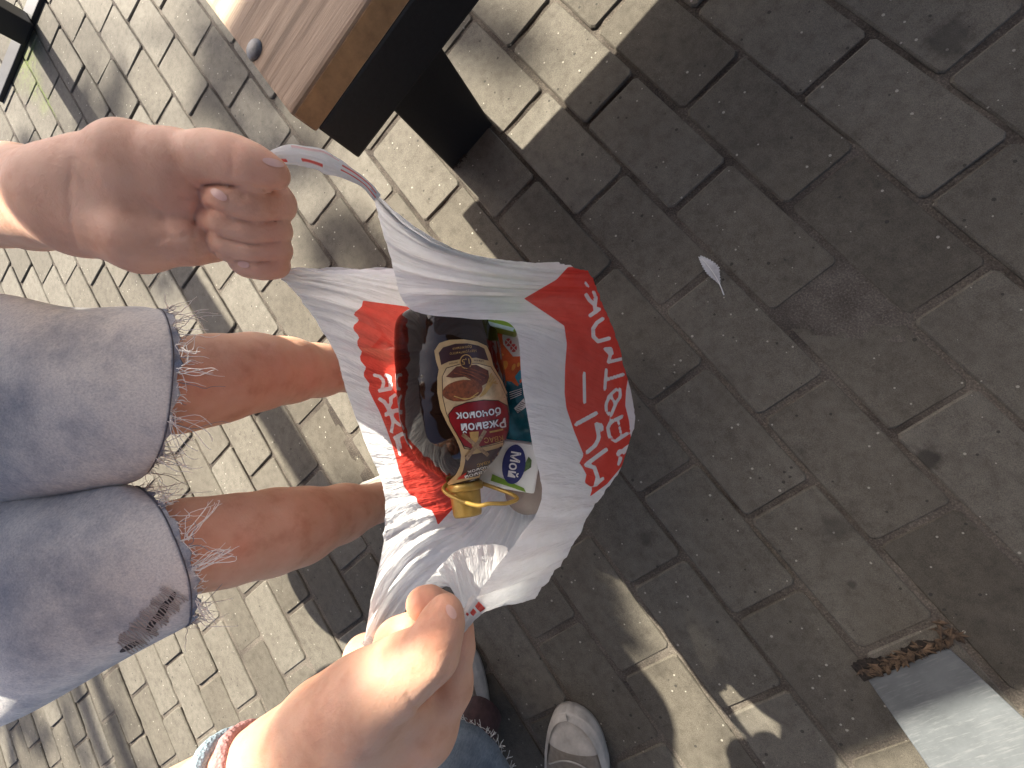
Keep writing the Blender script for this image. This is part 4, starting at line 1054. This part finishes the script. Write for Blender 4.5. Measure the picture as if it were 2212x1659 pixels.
ringp = catmull([at(958, 1058, .395), at(985, 1077, .388), at(1030, 1092, .383), at(1058, 1088, .383), at(1095, 1087, .386), at(1117, 1078, .392), at(1106, 1068, .40), at(1075, 1056, .408), at(1040, 1044, .412), at(1005, 1034, .412), at(972, 1042, .405)], 90, True)
V, F = tube_data(ringp, .0021, 10, True); mesh_obj("pull_ring", V, F, GOLD, cap, True)
tb = bvh_of(bb)
L3 = lambda x, y: (918+.26036*x, 702+.26036*y)
def sm(name, col, rough=.35, var=.06, scale=150): return simple(name, col, rough, 0, var, scale)
CREAM, BROWN, PANEL, REDL = sm("label_cream", (.52, .36, .17)), sm("label_brown", (.040, .012, .014)), sm("label_picture", (.55, .40, .22), var=.45, scale=45), sm("label_red", (.22, .008, .012), var=.25, scale=60)
BREAD, CRUST, STRAW, LWHITE, LINE = sm("bread_crust", (.20, .055, .018), .5, .6, 240), sm("bread_slice", (.10, .026, .012), .5, .6, 160), sm("straw", (.50, .30, .09), .5, .2), sm("label_white", (.72, .72, .70)), sm("label_line", (.035, .015, .01))
lab = decal("label", [L3(*p) for p in ((78, 215), (90, 290), (115, 370), (103, 440), (103, 560), (130, 700), (185, 820), (250, 930), (285, 1010), (300, 1080), (290, 1170), (255, 1240), (195, 1298), (110, 1340), (180, 1332), (320, 1292), (450, 1265), (560, 1240), (620, 1190), (680, 1090), (712, 990), (705, 940), (715, 840), (712, 700), (690, 590), (640, 470), (565, 340), (540, 240), (510, 175), (430, 137), (320, 120), (200, 125), (120, 150))], tb, .0004, CREAM, bt)
def ld(name, pts_, off, m_): return decal(name, [L3(*p) for p in pts_], tb, off, m_, lab)
ld("label_panel", ((115, 232), (150, 187), (250, 157), (350, 154), (440, 172), (490, 197), (525, 298), (420, 272), (300, 283), (200, 303), (135, 333)), .0006, BROWN)
ld("label_border", ((141, 430), (176, 355), (300, 320), (430, 315), (545, 346), (616, 458), (676, 600), (696, 720), (696, 862), (676, 964), (560, 996), (378, 1032), (324, 1026), (294, 962), (234, 850), (175, 730), (146, 600)), .0006, LINE)
ld("label_picture", ((147, 430), (181, 361), (300, 326), (430, 321), (540, 351), (610, 460), (670, 600), (690, 720), (690, 860), (670, 958), (560, 990), (380, 1025), (330, 1020), (300, 960), (240, 850), (181, 730), (152, 600)), .0008, PANEL)
ld("bread_loaf", [(x, y) for x, y in ell((310, 545), 165, 88, 30, -8)], .0010, BREAD)
ld("bread_slice", ((175, 430), (260, 345), (420, 330), (520, 380), (530, 470), (470, 505), (330, 430), (230, 440)), .0010, CRUST)
for k in range(4): ld("slice_edge", stroke_poly([(240+45*k, 400-12*k), (330+45*k, 420-8*k), (440+25*k, 480-20*k)], 4), .0012, BREAD)
for k in range(5): ld("wheat_ear", stroke_poly([(450+10*k, 600-6*k), (500+14*k, 520-10*k), (545+13*k, 400+22*k)], 5), .0012, STRAW)
for k in range(2): ld("loaf_cut", stroke_poly([(240+60*k, 590+20*k), (330+40*k, 620-10*k), (430+10*k, 590-30*k)], 4), .0012, STRAW)
ld("label_badge", ((193, 740), (238, 680), (340, 640), (480, 620), (600, 625), (675, 668), (690, 760), (686, 870), (662, 950), (540, 985), (390, 1025), (318, 1000), (258, 900), (203, 800)), .0014, LINE)
ld("label_badge", ((199, 742), (244, 686), (344, 647), (482, 627), (598, 632), (668, 674), (683, 762), (679, 868), (656, 944), (538, 979), (390, 1018), (323, 994), (264, 896), (209, 798)), .0016, REDL)
ld("mill_tower", ((385, 1000), (430, 1010), (440, 880), (365, 885)), .0018, STRAW)
ld("mill_sail", stroke_poly([(338, 1105), (420, 990), (492, 872)], 15), .0020, sm("sail_tan", (.30, .19, .10), var=.5, scale=400))
ld("mill_sail", stroke_poly([(308, 903), (410, 985), (515, 1072)], 15), .0020, MATS["sail_tan"])
ld("label_badge", ell((338, 305), 52, 60, 30), .0010, STRAW); ld("label_badge", ell((338, 305), 44, 52, 30), .0012, BROWN)
ld("label_panel", ((332, 1080), (440, 1062), (600, 1020), (688, 978), (688, 1020), (655, 1105), (595, 1190), (520, 1235), (400, 1258), (285, 1275), (315, 1205), (332, 1130)), .0006, BROWN)
ld("label_mark", ((285, 1255), (345, 1215), (325, 1265), (265, 1280)), .0009, sm("mark_red", (.55, .03, .03)))
def lt(txt, c, em, m_, bold=.0, arc=0., off=.0021, sl=(-1, .13), up=(.13, 1.)):
    e = em*.26036; text_decal("lettering", txt, L3(*c), (sl[0]*e, sl[1]*e), (up[0]*e, up[1]*e), tb, off, m_, lab, bold, arc)
lt("Ржаной", (478, 833), 98, LINE, .045, -.03, .0018); lt("Ржаной", (478, 833), 98, LWHITE, .02, -.03)
lt("бочонок", (440, 740), 88, LINE, .045, -.03, .0018); lt("бочонок", (440, 740), 88, LWHITE, .02, -.03)
lt("КВАС", (558, 940), 58, STRAW, .0, -.03); lt("1,5", (338, 303), 62, STRAW, .01, 0, .0016)
lt("Натурального", (314, 228), 32, STRAW, .0, -.004, .0012); lt("брожения", (306, 190), 32, STRAW, 0., -.004, .0012)
lt("литра", (236, 318), 26, LINE, 0, 0, .0012, (-1, .2)); lt("объем", (442, 298), 26, LINE, 0, 0, .0012, (-1, -.05))
lt("КВАС", (480, 1142), 40, STRAW, 0, 0, .0012, (-1, .3), (.2, .8)); lt("бочонок", (470, 1182), 58, LWHITE, .01, 0, .0012, (-1, .28), (.2, .6)); lt("Ржаной", (445, 1222), 64, LWHITE, .01, 0, .0012, (-1, .28), (.2, .6))
ld("wheat_ear", stroke_poly([(525, 885), (580, 875), (635, 862)], 7), .0020, STRAW)

def pbox(name, c, a_px, b_px, sizes, material, parent, bev=.003):
    """box with one face square to the sight line: a_px, b_px picture directions of its face edges"""
    c0 = at(*c); a = at(c[0]+a_px[0], c[1]+a_px[1], c[2])-c0; a /= np.linalg.norm(a); n_ = np.cross(a, at(c[0]+b_px[0], c[1]+b_px[1], c[2])-c0); n_ /= np.linalg.norm(n_); b_ = np.cross(n_, a)
    if n_@CAM_R[2] < 0: n_ = -n_
    M = Matrix(((a[0], b_[0], n_[0], c0[0]), (a[1], b_[1], n_[1], c0[1]), (a[2], b_[2], n_[2], c0[2]), (0, 0, 0, 1)))
    return box(name, (-sizes[0]/2, -sizes[1]/2, 0), (sizes[0]/2, sizes[1]/2, sizes[2]), material, parent, bev, M)
MILK = simple("carton_white", (.70, .72, .68), .35, var=.05)
mk = thing("milk_carton", "white and green carton with a blue oval badge, half under the bottle", "carton", at(1105, 1000, .50))
mo = pbox("carton_body", (1098, 1006, .418), (-.16, 1), (1, .16), (.053, .066, .10), MILK, mk)
tm = bvh_of(mo)
decal("badge_border", [L3(*p) for p in ell((737, 1155), 104, 172, 30, 8)], tm, .0006, MILK, mk)
decal("badge", [L3(*p) for p in ell((737, 1155), 96, 164, 30, 8)], tm, .0012, sm("badge_blue", (.022, .030, .14)), mk)
text_decal("lettering", "Мой", L3(735, 1155), (-4, 28), (28, 5), tm, .0018, LWHITE, mk, .02)
decal("stripe", [L3(*p) for p in ((560, 1235), (820, 1352), (838, 1385), (545, 1290))], tm, .0008, sm("carton_green", (.16, .30, .03)), mk)
decal("leaf_print", [L3(*p) for p in ((810, 1225), (830, 1150), (860, 1090), (885, 1120), (880, 1180), (850, 1200))], tm, .0010, sm("leaf_print_green", (.08, .14, .05), var=.5, scale=200), mk)
jc = thing("juice_carton", "orange juice carton with red fruit slices printed on white, deep in the bag", "carton", at(1100, 780, .52))
jo = pbox("carton_body", (1102, 762, .432), (.80, .60), (.585, -.81), (.060, .058, .10), simple("juice_orange", (.72, .13, .025), .35, var=.25, scale=60), jc)
tj = bvh_of(jo)
decal("white_panel", [L3(*p) for p in ((640, 90), (690, -40), (790, 20), (790, 260), (730, 262), (650, 160))], tj, .0006, MILK, jc)
RS_ = sm("slice_red", (.55, .06, .05))
for c in ((692, 145), (735, 192)):
    decal("fruit_slice", [L3(*p) for p in ell(c, 28, 34, 20)], tj, .0010, RS_, jc)
    decal("slice_rib", [L3(*p) for p in stroke_poly([(c[0]-22, c[1]-22), (c[0]+22, c[1]+22)], 3)], tj, .0014, MILK, jc); decal("slice_rib", [L3(*p) for p in stroke_poly([(c[0]+20, c[1]-24), (c[0]-20, c[1]+24)], 3)], tj, .0014, MILK, jc)
DROP = sm("juice_drop", (.85, .38, .06))
for c, a, b_ in (((610, 272), 22, 9), ((660, 335), 26, 40), ((735, 350), 14, 30), ((640, 245), 16, 8), ((775, 330), 12, 20), ((600, 200), 10, 6)): decal("juice_drop", [L3(*p) for p in ell(c, a, b_, 18, 20)], tj, .0009, DROP, jc)
decal("stripe", [L3(*p) for p in ((745, 430), (790, 370), (840, 470), (790, 520))], tj, .0011, sm("stripe_teal", (.02, .28, .40)), jc)
tp_ = thing("snack_packet", "teal foil packet with a printed bar code between the cartons", "packet", at(1115, 890, .5))
Cc = at(1118, 890, .452); ua = at(1118-20, 890-100, .452)-Cc; ua /= np.linalg.norm(ua); ub = np.cross(CAM_R[2], ua); ub /= np.linalg.norm(ub); rings = []
for i in range(25):
    s = -1+2*i/24; ring = []
    for k in range(33):
        t = -1+2*k/32; bul = .020*(1-s**4)*(1-t**4)**.8; ring.append(Cc+ua*.062*s+ub*.042*t-CAM_R[2]*(bul+.0018*math.sin(9*t+4*s)+.0012*math.sin(14*s)))
    rings.append(ring)
V1, F1 = loft(rings, False, False); V2 = [p+CAM_R[2]*.03 for p in V1]; V, F = join_data([(V1, F1), (V2, [f[::-1] for f in F1])])
to = mesh_obj("packet_film", V, F, simple("teal_foil", (.015, .13, .17), .25, .2, .5, 60), tp_, True); tt = bvh_of(to)
decal("code_patch", [L3(*p) for p in ((740, 690), (820, 610), (840, 680), (770, 730))], tt, .0006, MILK, tp_)
for k in range(6): decal("code_bar", [L3(*p) for p in stroke_poly([(752+9*k, 690-13*k+16), (790+8*k, 712-13*k+8)], 2.2)], tt, .0012, LINE, tp_)
for k in range(4): decal("print_line", [L3(*p) for p in stroke_poly([(700+3*k, 560+18*k), (800, 528+16*k)], 2.5)], tt, .0006, MILK, tp_)
gk = thing("green_packet", "bright green carton edge poking out under the bag strap above the bottle", "packet", at(1040, 676, .5))
go_ = pbox("packet_body", (1045, 668, .385), (.97, .25), (-.25, .97), (.075, .028, .09), simple("lime_green", (.20, .36, .02), .35, var=.12), gk); tg_ = bvh_of(go_)
decal("edge_stripe", stroke_poly([(968, 677), (1040, 694), (1110, 712)], 3.5), tg_, .0006, sm("pale_blue_edge", (.45, .62, .60)), gk)
text_decal("lettering", "зелен", (1050, 683), (-16, -4), (-4, 16), tg_, .0008, LWHITE, gk, .02)
bp = thing("plain_packet", "plain dull grey-brown packet at the edge of the open bag", "packet", at(1150, 1035, .47))  # plain packet standing for an unidentified rounded grey-brown shape
Bn = Field(); Bn.chain([(1148, 1000, .475, 55), (1140, 1060, .478, 50)], .01); lo, hi = Bn.bounds(); V, F = nets(Bn, lo, hi, .004); mesh_obj("wrapper", V, F, simple("grey_brown_paper", (.30, .25, .215), .6, var=.15, scale=40, bmp=.002), bp, True)
